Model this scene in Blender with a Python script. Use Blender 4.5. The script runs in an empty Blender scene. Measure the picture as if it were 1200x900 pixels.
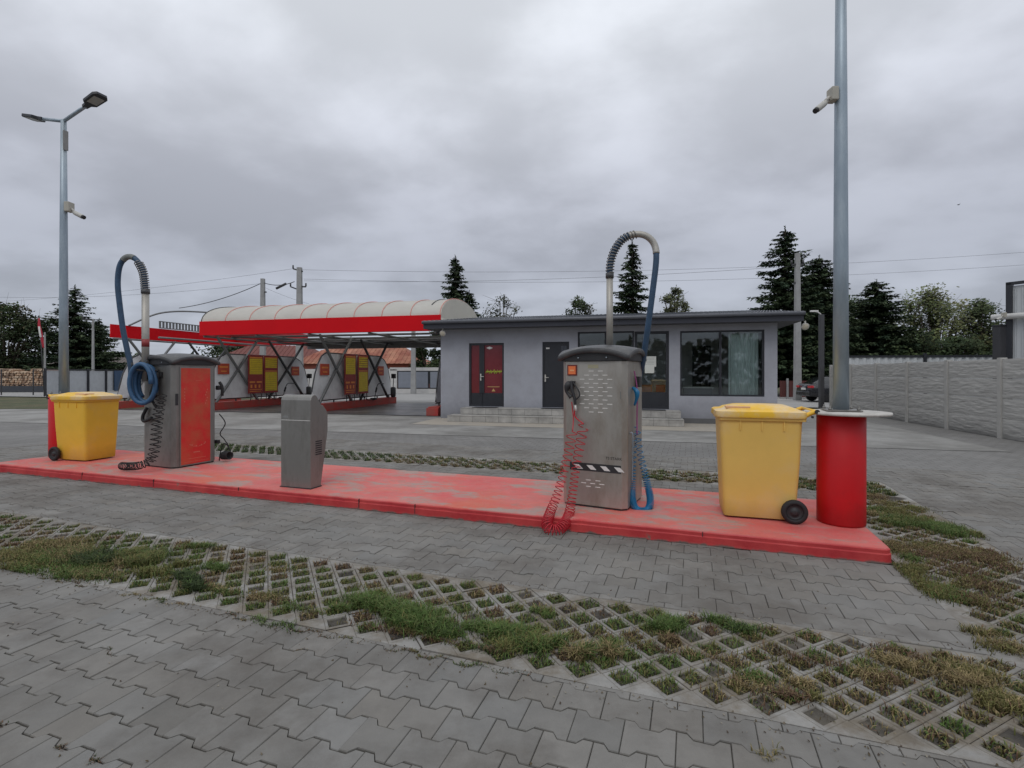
import bpy, bmesh, math, random
from mathutils import Vector, Matrix
from mathutils import noise as mnoise0
R = math.radians; PI = math.pi
rnd = random.Random(7)
sc = bpy.context.scene
col = sc.collection
EYE, FOC, HZ = 1.6, 600.0, 438.0            # eye height, focal length and horizon row of the photograph
TI, TB = R(19.3), R(13.5)                   # headings of the island and of the building

def P(u, v, Y): return Vector(((u-600)/FOC*Y, Y, EYE-(v-HZ)*Y/FOC))
def G(u, v, z=0.0):
    Y = FOC*(EYE-z)/(v-HZ); return Vector(((u-600)/FOC*Y, Y, z))
def fr(th, t, p, z=0.0): return Vector((t*math.cos(th)+p*math.sin(th), -t*math.sin(th)+p*math.cos(th), z))
def inv(th, v): return Vector((v.x*math.cos(th)-v.y*math.sin(th), v.x*math.sin(th)+v.y*math.cos(th), v.z))
def tpx(th, u, p):                           # t on the line of constant p seen in column u
    k = (u-600)/FOC; return p*(k*math.cos(th)-math.sin(th))/(math.cos(th)+k*math.sin(th))
def ppx(th, u, t):
    k = (u-600)/FOC; return t*(math.cos(th)+k*math.sin(th))/(k*math.cos(th)-math.sin(th))
def zpx(th, t, p, v): return EYE-(v-HZ)*(-t*math.sin(th)+p*math.cos(th))/FOC

# ------------------------------------------------------------------ materials
MC = {}
def N(nt, typ, **kw):
    n = nt.nodes.new(typ)
    for k, v in kw.items(): setattr(n, k, v)
    return n
def mat(name, c, rough=0.6, metal=0.0, var=0.12, scale=3.0, bump=0.0, bscale=40.0, c2=None, c2amt=0.0, c2scale=1.5, attr=None,
        rvar=0.1, stretch=(1, 1, 1), spec=0.5, coat=0.0, grime=0.0):
    if name in MC: return MC[name]
    m = bpy.data.materials.new(name); m.use_nodes = True; nt = m.node_tree; b = nt.nodes['Principled BSDF']; L = nt.links.new
    tc = N(nt, 'ShaderNodeTexCoord'); mp = N(nt, 'ShaderNodeMapping'); mp.inputs['Scale'].default_value = stretch
    L(tc.outputs['Object'], mp.inputs['Vector'])
    n1 = N(nt, 'ShaderNodeTexNoise'); n1.inputs['Scale'].default_value = scale; n1.inputs['Detail'].default_value = 8; n1.inputs['Roughness'].default_value = .65
    L(mp.outputs[0], n1.inputs['Vector'])
    mr = N(nt, 'ShaderNodeMapRange'); mr.inputs['From Min'].default_value = .25; mr.inputs['From Max'].default_value = .75
    mr.inputs['To Min'].default_value = 1-var; mr.inputs['To Max'].default_value = 1+var
    L(n1.outputs['Fac'], mr.inputs['Value'])
    if attr:
        a = N(nt, 'ShaderNodeAttribute'); a.attribute_name = attr; base = a.outputs['Color']
    else:
        rgb = N(nt, 'ShaderNodeRGB'); rgb.outputs[0].default_value = (*c, 1); base = rgb.outputs[0]
    if c2 is not None:
        n2 = N(nt, 'ShaderNodeTexNoise'); n2.inputs['Scale'].default_value = c2scale; n2.inputs['Detail'].default_value = 9; n2.inputs['Roughness'].default_value = .7
        L(mp.outputs[0], n2.inputs['Vector'])
        r2 = N(nt, 'ShaderNodeMapRange'); r2.inputs['From Min'].default_value = .62-c2amt*.35; r2.inputs['From Max'].default_value = .72-c2amt*.2
        L(n2.outputs['Fac'], r2.inputs['Value'])
        mx = N(nt, 'ShaderNodeMix', data_type='RGBA'); mx.inputs[7].default_value = (*c2, 1)
        L(r2.outputs[0], mx.inputs[0]); L(base, mx.inputs[6]); base = mx.outputs[2]
    if grime > 0:                            # dirt that gathers towards the foot of the thing
        sp = N(nt, 'ShaderNodeSeparateXYZ'); L(tc.outputs['Object'], sp.inputs[0])
        g = N(nt, 'ShaderNodeMapRange'); g.inputs['From Min'].default_value = 0; g.inputs['From Max'].default_value = grime
        g.inputs['To Min'].default_value = .62; g.inputs['To Max'].default_value = 1
        ad = N(nt, 'ShaderNodeMath', operation='MULTIPLY_ADD'); ad.inputs[1].default_value = grime*.8; ad.inputs[2].default_value = -grime*.4
        L(n1.outputs['Fac'], ad.inputs[0])
        s2 = N(nt, 'ShaderNodeMath', operation='ADD'); L(sp.outputs['Z'], s2.inputs[0]); L(ad.outputs[0], s2.inputs[1]); L(s2.outputs[0], g.inputs['Value'])
        m3 = N(nt, 'ShaderNodeMath', operation='MULTIPLY'); L(mr.outputs[0], m3.inputs[0]); L(g.outputs[0], m3.inputs[1]); vout = m3.outputs[0]
    else: vout = mr.outputs[0]
    vm = N(nt, 'ShaderNodeVectorMath', operation='SCALE'); L(base, vm.inputs[0]); L(vout, vm.inputs['Scale'])
    L(vm.outputs[0], b.inputs['Base Color'])
    rr = N(nt, 'ShaderNodeMapRange'); rr.inputs['To Min'].default_value = max(.03, rough-rvar); rr.inputs['To Max'].default_value = min(1, rough+rvar)
    L(n1.outputs['Fac'], rr.inputs['Value']); L(rr.outputs[0], b.inputs['Roughness'])
    b.inputs['Metallic'].default_value = metal; b.inputs['Specular IOR Level'].default_value = spec; b.inputs['Coat Weight'].default_value = coat
    if bump > 0:
        nb = N(nt, 'ShaderNodeTexNoise'); nb.inputs['Scale'].default_value = bscale; nb.inputs['Detail'].default_value = 6
        L(mp.outputs[0], nb.inputs['Vector'])
        bp = N(nt, 'ShaderNodeBump'); bp.inputs['Strength'].default_value = 1; bp.inputs['Distance'].default_value = bump
        L(nb.outputs['Fac'], bp.inputs['Height']); L(bp.outputs[0], b.inputs['Normal'])
    MC[name] = m; return m
def glass(name, tint=(.5, .55, .55), trans=.55, rough=.02):
    if name in MC: return MC[name]
    m = bpy.data.materials.new(name); m.use_nodes = True; nt = m.node_tree; nt.nodes.clear(); L = nt.links.new
    o = N(nt, 'ShaderNodeOutputMaterial'); mx = N(nt, 'ShaderNodeMixShader'); tr = N(nt, 'ShaderNodeBsdfTransparent'); gl = N(nt, 'ShaderNodeBsdfGlossy')
    tr.inputs[0].default_value = (*[min(1, t*trans*1.9) for t in tint], 1); gl.inputs['Roughness'].default_value = rough; gl.inputs[0].default_value = (.9, .93, .95, 1)
    lw = N(nt, 'ShaderNodeFresnel'); lw.inputs[0].default_value = 1.65
    L(lw.outputs[0], mx.inputs[0]); L(tr.outputs[0], mx.inputs[1]); L(gl.outputs[0], mx.inputs[2]); L(mx.outputs[0], o.inputs[0])
    MC[name] = m; return m
def translucent(name, c, amt=.5):
    m = mat(name, c, .5, var=.1, scale=1.2); nt = m.node_tree; L = nt.links.new
    b = nt.nodes['Principled BSDF']; o = nt.nodes['Material Output']
    t = N(nt, 'ShaderNodeBsdfTranslucent'); t.inputs[0].default_value = (*c, 1); mx = N(nt, 'ShaderNodeMixShader'); mx.inputs[0].default_value = amt
    L(b.outputs[0], mx.inputs[1]); L(t.outputs[0], mx.inputs[2]); L(mx.outputs[0], o.inputs[0]); return m

# ------------------------------------------------------------------ mesh helpers
class MB:
    def __init__(s): s.v = []; s.f = []; s.sm = []; s.mi = []; s.cols = None
    def add(s, vs, fs, smooth=False, mi=0):
        o = len(s.v); s.v.extend([tuple(v) for v in vs]); s.f.extend([tuple(i+o for i in f) for f in fs]); s.sm.extend([smooth]*len(fs)); s.mi.extend([mi]*len(fs)); return s
    def box(s, x0, x1, y0, y1, z0, z1, bev=0.0, mi=0, M=None):
        if bev <= 0:
            vs = [(x, y, z) for z in (z0, z1) for y in (y0, y1) for x in (x0, x1)]
            fs = [(0, 2, 3, 1), (4, 5, 7, 6), (0, 1, 5, 4), (2, 6, 7, 3), (0, 4, 6, 2), (1, 3, 7, 5)]
            if M: vs = [M @ Vector(v) for v in vs]
            return s.add(vs, fs, mi=mi)
        bm = bmesh.new(); bmesh.ops.create_cube(bm, size=1)
        for v in bm.verts: v.co = Vector((x0+(v.co.x+.5)*(x1-x0), y0+(v.co.y+.5)*(y1-y0), z0+(v.co.z+.5)*(z1-z0)))
        bmesh.ops.bevel(bm, geom=bm.edges[:], offset=bev, segments=2, profile=.7, affect='EDGES')
        return s.bm(bm, mi=mi, M=M)
    def bm(s, bm, smooth=False, mi=0, M=None):
        bm.verts.ensure_lookup_table(); bm.verts.index_update()
        vs = [(M @ v.co if M else v.co.copy()) for v in bm.verts]; fs = [[v.index for v in f.verts] for f in bm.faces]; bm.free()
        return s.add(vs, fs, smooth, mi)
    def tube(s, pts, r, n=10, cap=True, mi=0, smooth=True, closed=False):
        pts = [Vector(p) for p in pts]; k = len(pts); rs = r if isinstance(r, (list, tuple)) else [r]*k
        vs = []; fs = []; up = None
        for i, p in enumerate(pts):
            d = (pts[min(i+1, k-1)]-pts[max(i-1, 0)])
            if closed: d = pts[(i+1) % k]-pts[i-1]
            d.normalize()
            if up is None:
                up = Vector((0, 0, 1)) if abs(d.z) < .9 else Vector((1, 0, 0))
            a = (up-d*up.dot(d)); 
            if a.length < 1e-6: a = d.orthogonal()
            a.normalize(); b = d.cross(a); up = a
            for j in range(n):
                an = 2*PI*j/n; vs.append(p+(a*math.cos(an)+b*math.sin(an))*rs[i])
        m = k if closed else k-1
        for i in range(m):
            for j in range(n):
                i2 = (i+1) % k; fs.append((i*n+j, i*n+(j+1) % n, i2*n+(j+1) % n, i2*n+j))
        s.add(vs, fs, smooth, mi)
        if cap and not closed:
            o = len(s.v)-len(vs); s.f.append(tuple(o+j for j in range(n))[::-1]); s.f.append(tuple(o+(k-1)*n+j for j in range(n))); s.sm += [False, False]; s.mi += [mi, mi]
        return s
    def bar(s, a, b, w, h=None, mi=0):       # square-section bar
        a = Vector(a); b = Vector(b); h = h or w; d = (b-a).normalized(); up = Vector((0, 0, 1)) if abs(d.z) < .95 else Vector((0, 1, 0))
        x = d.cross(up).normalized()*w/2; y = x.cross(d).normalized()*h/2
        vs = [a-x-y, a+x-y, a+x+y, a-x+y, b-x-y, b+x-y, b+x+y, b-x+y]
        return s.add(vs, [(0, 1, 2, 3)[::-1], (4, 5, 6, 7), (0, 1, 5, 4), (1, 2, 6, 5), (2, 3, 7, 6), (3, 0, 4, 7)], mi=mi)
    def lathe(s, prof, n=24, M=None, mi=0, smooth=True):
        vs = []; fs = []
        for r, z in prof:
            for j in range(n):
                v = Vector((r*math.cos(2*PI*j/n), r*math.sin(2*PI*j/n), z)); vs.append(M @ v if M else v)
        for i in range(len(prof)-1):
            for j in range(n): fs.append((i*n+j, i*n+(j+1) % n, (i+1)*n+(j+1) % n, (i+1)*n+j))
        s.add(vs, fs, smooth, mi)
        o = len(s.v)-len(vs); k = len(prof)
        if prof[0][0] > 1e-5: s.f.append(tuple(o+j for j in range(n))[::-1]); s.sm.append(False); s.mi.append(mi)
        if prof[-1][0] > 1e-5: s.f.append(tuple(o+(k-1)*n+j for j in range(n))); s.sm.append(False); s.mi.append(mi)
        return s
    def prism(s, poly, h0, h1, axis='z', mi=0, M=None):  # polygon extruded along an axis
        n = len(poly)
        def mk(a, b, h): return {'z': (a, b, h), 'x': (h, a, b), 'y': (a, h, b)}[axis]
        vs = [mk(a, b, h0) for a, b in poly]+[mk(a, b, h1) for a, b in poly]
        if M: vs = [M @ Vector(v) for v in vs]
        fs = [tuple(range(n))[::-1], tuple(range(n, 2*n))]+[(i, (i+1) % n, n+(i+1) % n, n+i) for i in range(n)]
        return s.add(vs, fs, mi=mi)
    def build(s, name, m, parent=None, bevel=0.0):
        me = bpy.data.meshes.new(name); me.from_pydata(s.v, [], s.f)
        me.polygons.foreach_set('use_smooth', s.sm)
        ms = m if isinstance(m, (list, tuple)) else [m]
        for x in ms: me.materials.append(x)
        if len(ms) > 1: me.polygons.foreach_set('material_index', s.mi)
        if s.cols is not None:
            a = me.color_attributes.new('col', 'FLOAT_COLOR', 'POINT'); a.data.foreach_set('color', [c for q in s.cols for c in (*q, 1)])
        me.update()
        bm = bmesh.new(); bm.from_mesh(me)
        if s.cols is None and len(s.f) < 20000: bmesh.ops.recalc_face_normals(bm, faces=bm.faces[:])
        bm.to_mesh(me); bm.free()
        o = bpy.data.objects.new(name, me); col.objects.link(o)
        if parent: o.parent = parent
        if bevel > 0:
            md = o.modifiers.new('Bevel', 'BEVEL'); md.width = bevel; md.segments = 2; md.limit_method = 'ANGLE'; md.angle_limit = R(40)
        return o
def tag(o, label=None, cat=None, group=None, kind=None):
    for k, v in (('label', label), ('category', cat), ('group', group), ('kind', kind)):
        if v: o[k] = v
    return o
def thing(name, label, cat, loc=(0, 0, 0), rz=0.0, group=None, kind=None):
    o = bpy.data.objects.new(name, None); col.objects.link(o); o.location = loc; o.rotation_euler = (0, 0, rz); o.empty_display_size = .2
    return tag(o, label, cat, group, kind)
def kids(o): return [c for c in bpy.data.objects if c.parent == o]
def copy_tree(o, loc=None, rz=None, label=None, parent=None):
    c = o.copy(); col.objects.link(c)
    if parent: c.parent = parent
    if loc is not None: c.location = loc
    if rz is not None: c.rotation_euler = (0, 0, rz)
    if label: c['label'] = label
    for ch in kids(o): copy_tree(ch, parent=c)
    return c
def text(name, body, size, m, M, parent=None, depth=.002, align='CENTER', sx=1.0):
    cu = bpy.data.curves.new(name, 'FONT'); cu.body = body; cu.size = size; cu.align_x = align; cu.align_y = 'CENTER'; cu.extrude = depth
    t = bpy.data.objects.new(name, cu); col.objects.link(t)
    bpy.context.view_layer.update()
    me = bpy.data.meshes.new_from_object(t.evaluated_get(bpy.context.evaluated_depsgraph_get()))
    bpy.data.objects.remove(t); bpy.data.curves.remove(cu)
    me.transform(M @ Matrix.Diagonal((sx, 1, 1, 1))); me.materials.clear(); me.materials.append(m)
    o = bpy.data.objects.new(name, me); col.objects.link(o)
    if parent: o.parent = parent
    return o
def face_M(loc, normal_rot):                 # text plane standing upright; normal_rot: heading about z (0 = faces -y)
    return Matrix.Translation(loc) @ Matrix.Rotation(normal_rot, 4, 'Z') @ Matrix.Rotation(R(90), 4, 'X')
def spline(pts, n=8):
    pts = [Vector(p) for p in pts]; out = []
    for i in range(len(pts)-1):
        p0 = pts[max(i-1, 0)]; p1 = pts[i]; p2 = pts[i+1]; p3 = pts[min(i+2, len(pts)-1)]
        for k in range(n):
            t = k/n; out.append(.5*((2*p1)+(p2-p0)*t+(2*p0-5*p1+4*p2-p3)*t*t+(3*p1-p0-3*p2+p3)*t**3))
    out.append(pts[-1]); return out
def coil(pts, rad, pitch, wire, n=7, per=12, start=0):   # helix round a path; rad and pitch may be functions of the fraction
    path = spline(pts, 24); L = [0]
    for a, b in zip(path, path[1:]): L.append(L[-1]+(b-a).length)
    T = L[-1]; out = []; s = 0; ang = start; i = 0
    fr_ = rad if callable(rad) else (lambda f: rad); fp = pitch if callable(pitch) else (lambda f: pitch)
    up = Vector((.2, -1, .1))
    while s < T:
        while i < len(L)-2 and L[i+1] < s: i += 1
        f = (s-L[i])/max(1e-9, L[i+1]-L[i]); p = path[i].lerp(path[i+1], f); d = (path[i+1]-path[i]).normalized()
        a = (up-d*up.dot(d)).normalized(); b = d.cross(a); up = a
        r = fr_(s/T); out.append(p+a*math.cos(ang)*r+b*math.sin(ang)*r)
        ang += 2*PI/per; s += fp(s/T)/per
    m = MB(); m.tube(out, wire, n); return m

# ------------------------------------------------------------------ camera, world, light
cam = bpy.data.cameras.new('camera'); co = bpy.data.objects.new('camera', cam); col.objects.link(co)
co.location = (0, 0, EYE); co.rotation_euler = (R(90), 0, 0); cam.sensor_width = 36; cam.lens = 36*FOC/1200
cam.shift_y = -(450-HZ)/1200; cam.clip_end = 3000; cam.clip_start = .05; sc.camera = co
sc.view_settings.view_transform = 'Standard'; sc.view_settings.look = 'None'; sc.view_settings.exposure = 0
w = bpy.data.worlds.new("World"); sc.world = w; w.use_nodes = True; nt = w.node_tree; L = nt.links.new
bg = nt.nodes['Background']; SUNEL, SUNAZ = R(52), R(200)
sky = N(nt, 'ShaderNodeTexSky', sky_type='NISHITA'); sky.sun_disc = False; sky.sun_elevation = SUNEL; sky.sun_rotation = SUNAZ
tc = N(nt, 'ShaderNodeTexCoord'); sp = N(nt, 'ShaderNodeSeparateXYZ'); L(tc.outputs['Generated'], sp.inputs[0])
zc = N(nt, 'ShaderNodeMath', operation='MAXIMUM'); zc.inputs[1].default_value = 0; L(sp.outputs['Z'], zc.inputs[0])
za = N(nt, 'ShaderNodeMath', operation='ADD'); za.inputs[1].default_value = .30; L(zc.outputs[0], za.inputs[0])
dx = N(nt, 'ShaderNodeMath', operation='DIVIDE'); L(sp.outputs['X'], dx.inputs[0]); L(za.outputs[0], dx.inputs[1])
dy = N(nt, 'ShaderNodeMath', operation='DIVIDE'); L(sp.outputs['Y'], dy.inputs[0]); L(za.outputs[0], dy.inputs[1])
cb = N(nt, 'ShaderNodeCombineXYZ'); L(dx.outputs[0], cb.inputs[0]); L(dy.outputs[0], cb.inputs[1])
mp = N(nt, 'ShaderNodeMapping'); mp.inputs['Location'].default_value = (3.1, .4, 0); mp.inputs['Rotation'].default_value = (0, 0, R(12)); mp.inputs['Scale'].default_value = (1.3, 1.5, 1)
L(cb.outputs[0], mp.inputs[0])
n1 = N(nt, 'ShaderNodeTexNoise'); n1.inputs['Scale'].default_value = 1.55; n1.inputs['Detail'].default_value = 9; n1.inputs['Roughness'].default_value = .5; n1.inputs['Distortion'].default_value = .12
L(mp.outputs[0], n1.inputs[0])
n2 = N(nt, 'ShaderNodeTexNoise'); n2.inputs['Scale'].default_value = .27; n2.inputs['Detail'].default_value = 3; L(mp.outputs[0], n2.inputs[0])
ad = N(nt, 'ShaderNodeMath', operation='ADD'); L(n1.outputs['Fac'], ad.inputs[0]); L(n2.outputs['Fac'], ad.inputs[1])
cr = N(nt, 'ShaderNodeMapRange', interpolation_type='SMOOTHSTEP'); cr.inputs['From Min'].default_value = .84; cr.inputs['From Max'].default_value = 1.18
cr.inputs['To Min'].default_value = .82; cr.inputs['To Max'].default_value = 1.15; L(ad.outputs[0], cr.inputs[0])
# brightness by height: bright overhead, a darker belt low over the horizon, a little lighter at the very horizon
ramp = N(nt, 'ShaderNodeValToRGB'); e = ramp.color_ramp.elements
e[0].position = 0; e[0].color = (.52, .56, .64, 1); e[1].position = 1; e[1].color = (.94, .97, 1.02, 1)
for ps, c in ((.07, (.47, .505, .58)), (.20, (.43, .455, .525)), (.32, (.52, .545, .62)), (.44, (.68, .71, .785)), (.56, (.80, .835, .90))):
    x = e.new(ps); x.color = (*c, 1)
L(zc.outputs[0], ramp.inputs[0])
vm = N(nt, 'ShaderNodeVectorMath', operation='SCALE'); L(ramp.outputs[0], vm.inputs[0]); L(cr.outputs[0], vm.inputs['Scale'])
SK = .07
vs_ = N(nt, 'ShaderNodeVectorMath', operation='SCALE'); vs_.inputs['Scale'].default_value = 1/SK; L(vm.outputs[0], vs_.inputs[0])
mx = N(nt, 'ShaderNodeMix', data_type='RGBA'); mx.inputs[0].default_value = .95; L(sky.outputs[0], mx.inputs[6]); L(vs_.outputs[0], mx.inputs[7])
L(mx.outputs[2], bg.inputs[0]); bg.inputs[1].default_value = SK
sun = bpy.data.lights.new('sun', 'SUN'); so = bpy.data.objects.new('sun', sun); col.objects.link(so)
sun.energy = .55; sun.angle = R(25); sun.color = (1, .965, .92)
sd = Vector((math.sin(SUNAZ)*math.cos(SUNEL), math.cos(SUNAZ)*math.cos(SUNEL), math.sin(SUNEL)))
so.rotation_euler = sd.to_track_quat('Z', 'Y').to_euler()
sc.cycles.use_denoising = True; sc.cycles.max_bounces = 6; sc.cycles.transparent_max_bounces = 12

# ------------------------------------------------------------------ ground
M_pav = mat('paver_concrete', (.2, .2, .2), .85, attr='col', var=.16, scale=5, bump=.0012, bscale=160, c2=(.125, .115, .102), c2amt=.45, c2scale=.9)
M_grid = mat('grid_concrete', (.24, .23, .21), .9, attr='col', var=.22, scale=7, bump=.003, bscale=90, c2=(.165, .142, .11), c2amt=.6, c2scale=2.4)
M_sand = mat('joint_sand', (.04, .035, .03), .95, var=.4, scale=4, bump=.004, bscale=120, c2=(.085, .075, .06), c2amt=.6, c2scale=2.0)
M_soil = mat('soil', (.05, .036, .024), .95, var=.45, scale=14, bump=.008, bscale=60, c2=(.08, .06, .04), c2amt=.5, c2scale=9)
def clip(poly, x0, x1, y0, y1):
    def cut(pl, f, isx, v):
        out = []
        for i in range(len(pl)):
            a, b = pl[i-1], pl[i]; ia, ib = f(a), f(b)
            if ia != ib:
                k = 0 if isx else 1; t = (v-a[k])/(b[k]-a[k]); out.append((a[0]+(b[0]-a[0])*t, a[1]+(b[1]-a[1])*t))
            if ib: out.append(b)
        return out
    for f, isx, v in ((lambda q: q[0] >= x0, 1, x0), (lambda q: q[0] <= x1, 1, x1), (lambda q: q[1] >= y0, 0, y0), (lambda q: q[1] <= y1, 0, y1)):
        if len(poly) < 3: return []
        poly = cut(poly, f, isx, v)
    return poly
def area(pl): return abs(sum(pl[i-1][0]*pl[i][1]-pl[i][0]*pl[i-1][1] for i in range(len(pl)))/2)
A, B, AMP = .2255, .1885, .019             # paver length, row pitch, half height of the interlocking wave
P0, T0 = .13, .05
G0, G1, G2, G3 = 2.63, 3.65, 7.95, 8.97     # the two long grass-grid strips, across the island direction
E0, E1 = 1.63, 2.65                          # the short one round the island's right end
NT0, NT1, NP0, NP1 = -14.0, 9.0, -.9, 10.4
WAVE = ((0, 1), (.19, 1), (.31, -1), (.69, -1), (.81, 1), (1, 1))
def paver_rows(mb, x0, x1, y0, y1, seed=1):
    r = random.Random(seed); k0 = int(math.floor((y0-P0)/B))-1; k1 = int(math.ceil((y1-P0)/B))+1
    for k in range(k0, k1):
        off = T0+(.5*A if k % 2 else 0)
        i0 = int(math.floor((x0-off)/A))-1; i1 = int(math.ceil((x1-off)/A))+1; yb = P0+k*B
        for i in range(i0, i1):
            xs = off+i*A
            poly = [(xs+f*A, yb+AMP*-s) for f, s in WAVE]+[(xs+f*A, yb+B+AMP*s) for f, s in reversed(WAVE)]
            if xs+A < x0 or xs > x1: continue
            pl = clip(poly, x0, x1, y0, y1)
            if len(pl) < 3 or area(pl) < .006: continue
            cx = sum(q[0] for q in pl)/len(pl); cy = sum(q[1] for q in pl)/len(pl)
            dz = r.gauss(0, .0013); tx = r.gauss(0, .008); ty = r.gauss(0, .008)
            n = len(pl); o = len(mb.v); g = r.uniform(.0018, .0032)
            w_ = max(q[0] for q in pl)-min(q[0] for q in pl); h_ = max(q[1] for q in pl)-min(q[1] for q in pl)
            def ring(ins, z):
                sx = 1-2*max(.0007, ins-.0016)/max(w_, .03); sy = 1-2*(ins+.0022)/max(h_, .03)
                return [fr(TI, cx+(a-cx)*sx, cy+(b-cy)*sy, z+dz+tx*(a-cx)+ty*(b-cy)) for a, b in pl]
            vs = ring(g, -.03)+ring(g, -.0045)+ring(g+.0028, 0)
            fs = [tuple(range(2*n, 3*n))]
            for q in range(2):
                for j in range(n): fs.append((q*n+j, q*n+(j+1) % n, (q+1)*n+(j+1) % n, (q+1)*n+j))
            mb.add(vs, fs)
            edge_ = max(0, 1-min(abs(cy-G0), abs(cy-G1))/.16); tone = r.gauss(.180, .008)*(1+.14*mnoise0.noise(Vector((cx*.45, cy*.9, 0)))+.07*mnoise0.noise(Vector((cx*1.7, cy*1.7, 5))))+.035*edge_; wm = r.gauss(0, .002); c = (tone+.008+wm, tone+.001, tone-.013-wm)
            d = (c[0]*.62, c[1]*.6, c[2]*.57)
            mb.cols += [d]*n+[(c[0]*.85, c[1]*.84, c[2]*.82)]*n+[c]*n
mb = MB(); mb.cols = []
paver_rows(mb, NT0, NT1, NP0, G0, 1)
paver_rows(mb, NT0, E0, G1, 5.10, 2)
paver_rows(mb, NT0, -10.9, 5.10, 6.86, 3)
paver_rows(mb, NT0, E0, 6.86, G2, 4)
paver_rows(mb, NT0, -11.0, G2, G3, 5)
paver_rows(mb, NT0, NT1, G3, NP1, 6)
paver_rows(mb, E1, NT1, G0, G3, 7)
o = mb.build('paved_yard', M_pav); tag(o, kind='structure')
def sheet(name, th, rects, z, m):
    q = MB()
    for x0, x1, y0, y1 in rects: q.add([fr(th, x0, y0, z), fr(th, x1, y0, z), fr(th, x1, y1, z), fr(th, x0, y1, z)], [(0, 1, 2, 3)])
    return tag(q.build(name, m), kind='structure')
sheet('joint_bed', TI, [(NT0, NT1, NP0, NP1)], -.011, M_sand)

# grass-grid pavers: diamond cells
H = .1133
def grid_cells(mb, x0, x1, y0, y1, holes, seed):
    r = random.Random(seed)
    for i in range(int((x0-1)/H)-1, int((x1+1)/H)+2):
        for j in range(int(math.floor((y0-G0)/H))-1, int(math.ceil((y1-G0)/H))+2):
            if (i+j) % 2: continue
            cx, cy = i*H, G0+j*H
            dia = [(cx-H, cy), (cx, cy-H), (cx+H, cy), (cx, cy+H)]
            inside = all(x0-1e-6 <= a <= x1+1e-6 and y0-1e-6 <= b <= y1+1e-6 for a, b in dia)
            blk = random.Random(int(cx//.51)*131+int(cy//.51)*17+5); bz = blk.gauss(-.001, .003); btone = blk.gauss(.26, .018)
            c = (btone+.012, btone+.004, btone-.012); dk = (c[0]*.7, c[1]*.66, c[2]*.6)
            if inside:
                hr = H*r.uniform(.62, .72)
                def q(f, z, jit=0): return [fr(TI, cx+(a-cx)*f, cy+(b-cy)*f, z+bz) for a, b in dia]
                g = hr/H
                vs = q(.985, -.004)+q(.93, 0)+q(g+.05, 0)+q(g, -.006)+q(g-.06, -.05)
                # clip diamond points of the hole so it reads as cast concrete
                fs = []
                for k in range(4):
                    for n in range(4): fs.append((k*4+n, k*4+(n+1) % 4, (k+1)*4+(n+1) % 4, (k+1)*4+n))
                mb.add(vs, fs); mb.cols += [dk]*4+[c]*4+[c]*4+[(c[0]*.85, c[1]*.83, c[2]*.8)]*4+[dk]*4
                holes.append((cx, cy, hr))
            else:
                pl = clip(dia, x0, x1, y0, y1)
                if len(pl) < 3 or area(pl) < .0008: continue
                n = len(pl); vs = [fr(TI, a, b, bz-.001) for a, b in pl]+[fr(TI, a, b, -.05) for a, b in pl]
                mb.add(vs, [tuple(range(n))]+[(k, (k+1) % n, n+(k+1) % n, n+k) for k in range(n)]); mb.cols += [c]*n+[dk]*n
holes = []
mb = MB(); mb.cols = []
ring_rects = [(-13.8, 7.0, G0, G1), (E0, E1, G1+.001, G2-.001), (-11.0, E1, G2, G3)]
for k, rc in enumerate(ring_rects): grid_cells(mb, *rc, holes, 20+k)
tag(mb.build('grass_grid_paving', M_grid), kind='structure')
sheet('grid_soil', TI, [(a, b, c, d) for a, b, c, d in ring_rects], -.0095, M_soil)
bpy.data.objects['grid_soil'].location.z = -.006

# far paving as one flat sheet round the detailed field
def brickmat():
    m = bpy.data.materials.new('far_paving'); m.use_nodes = True; nt = m.node_tree; b = nt.nodes['Principled BSDF']; L = nt.links.new
    tc = N(nt, 'ShaderNodeTexCoord'); mp = N(nt, 'ShaderNodeMapping'); mp.inputs['Rotation'].default_value = (0, 0, TI); L(tc.outputs['Object'], mp.inputs[0])
    br = N(nt, 'ShaderNodeTexBrick'); br.offset = .5; br.inputs['Color1'].default_value = (.178, .174, .166, 1); br.inputs['Color2'].default_value = (.210, .205, .196, 1); br.inputs['Mortar'].default_value = (.10, .092, .08, 1)
    br.inputs['Scale'].default_value = 1; br.inputs['Brick Width'].default_value = A; br.inputs['Row Height'].default_value = B; br.inputs['Mortar Size'].default_value = .006
    L(mp.outputs[0], br.inputs[0])
    n = N(nt, 'ShaderNodeTexNoise'); n.inputs['Scale'].default_value = .5; n.inputs['Detail'].default_value = 8; n.inputs['Roughness'].default_value = .65; L(mp.outputs[0], n.inputs[0])
    r = N(nt, 'ShaderNodeMapRange'); r.inputs['From Min'].default_value = .3; r.inputs['From Max'].default_value = .7; r.inputs['To Min'].default_value = .78; r.inputs['To Max'].default_value = 1.15; L(n.outputs[0], r.inputs[0])
    v = N(nt, 'ShaderNodeVectorMath', operation='SCALE'); L(br.outputs[0], v.inputs[0]); L(r.outputs[0], v.inputs['Scale']); L(v.outputs[0], b.inputs['Base Color'])
    b.inputs['Roughness'].default_value = .85; return m
M_far = brickmat()
sheet('outer_paving', TI, [(NT0, NT1, NP1, 26), (-34, NT0, NP0-4, 26), (NT1, 20, NP0-4, 26), (NT0, NT1, NP0-4, NP0), (-34, 20, -28, NP0-4)], -.004, M_far)
M_apr = mat('apron_concrete', (.30, .295, .28), .85, var=.16, scale=1.2, c2=(.19, .185, .172), c2amt=.6, c2scale=.5, bump=.002, bscale=60)
sheet('concrete_apron', TB, [(-34, 7.5, 12.55, 27)], .004, M_apr)
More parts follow.
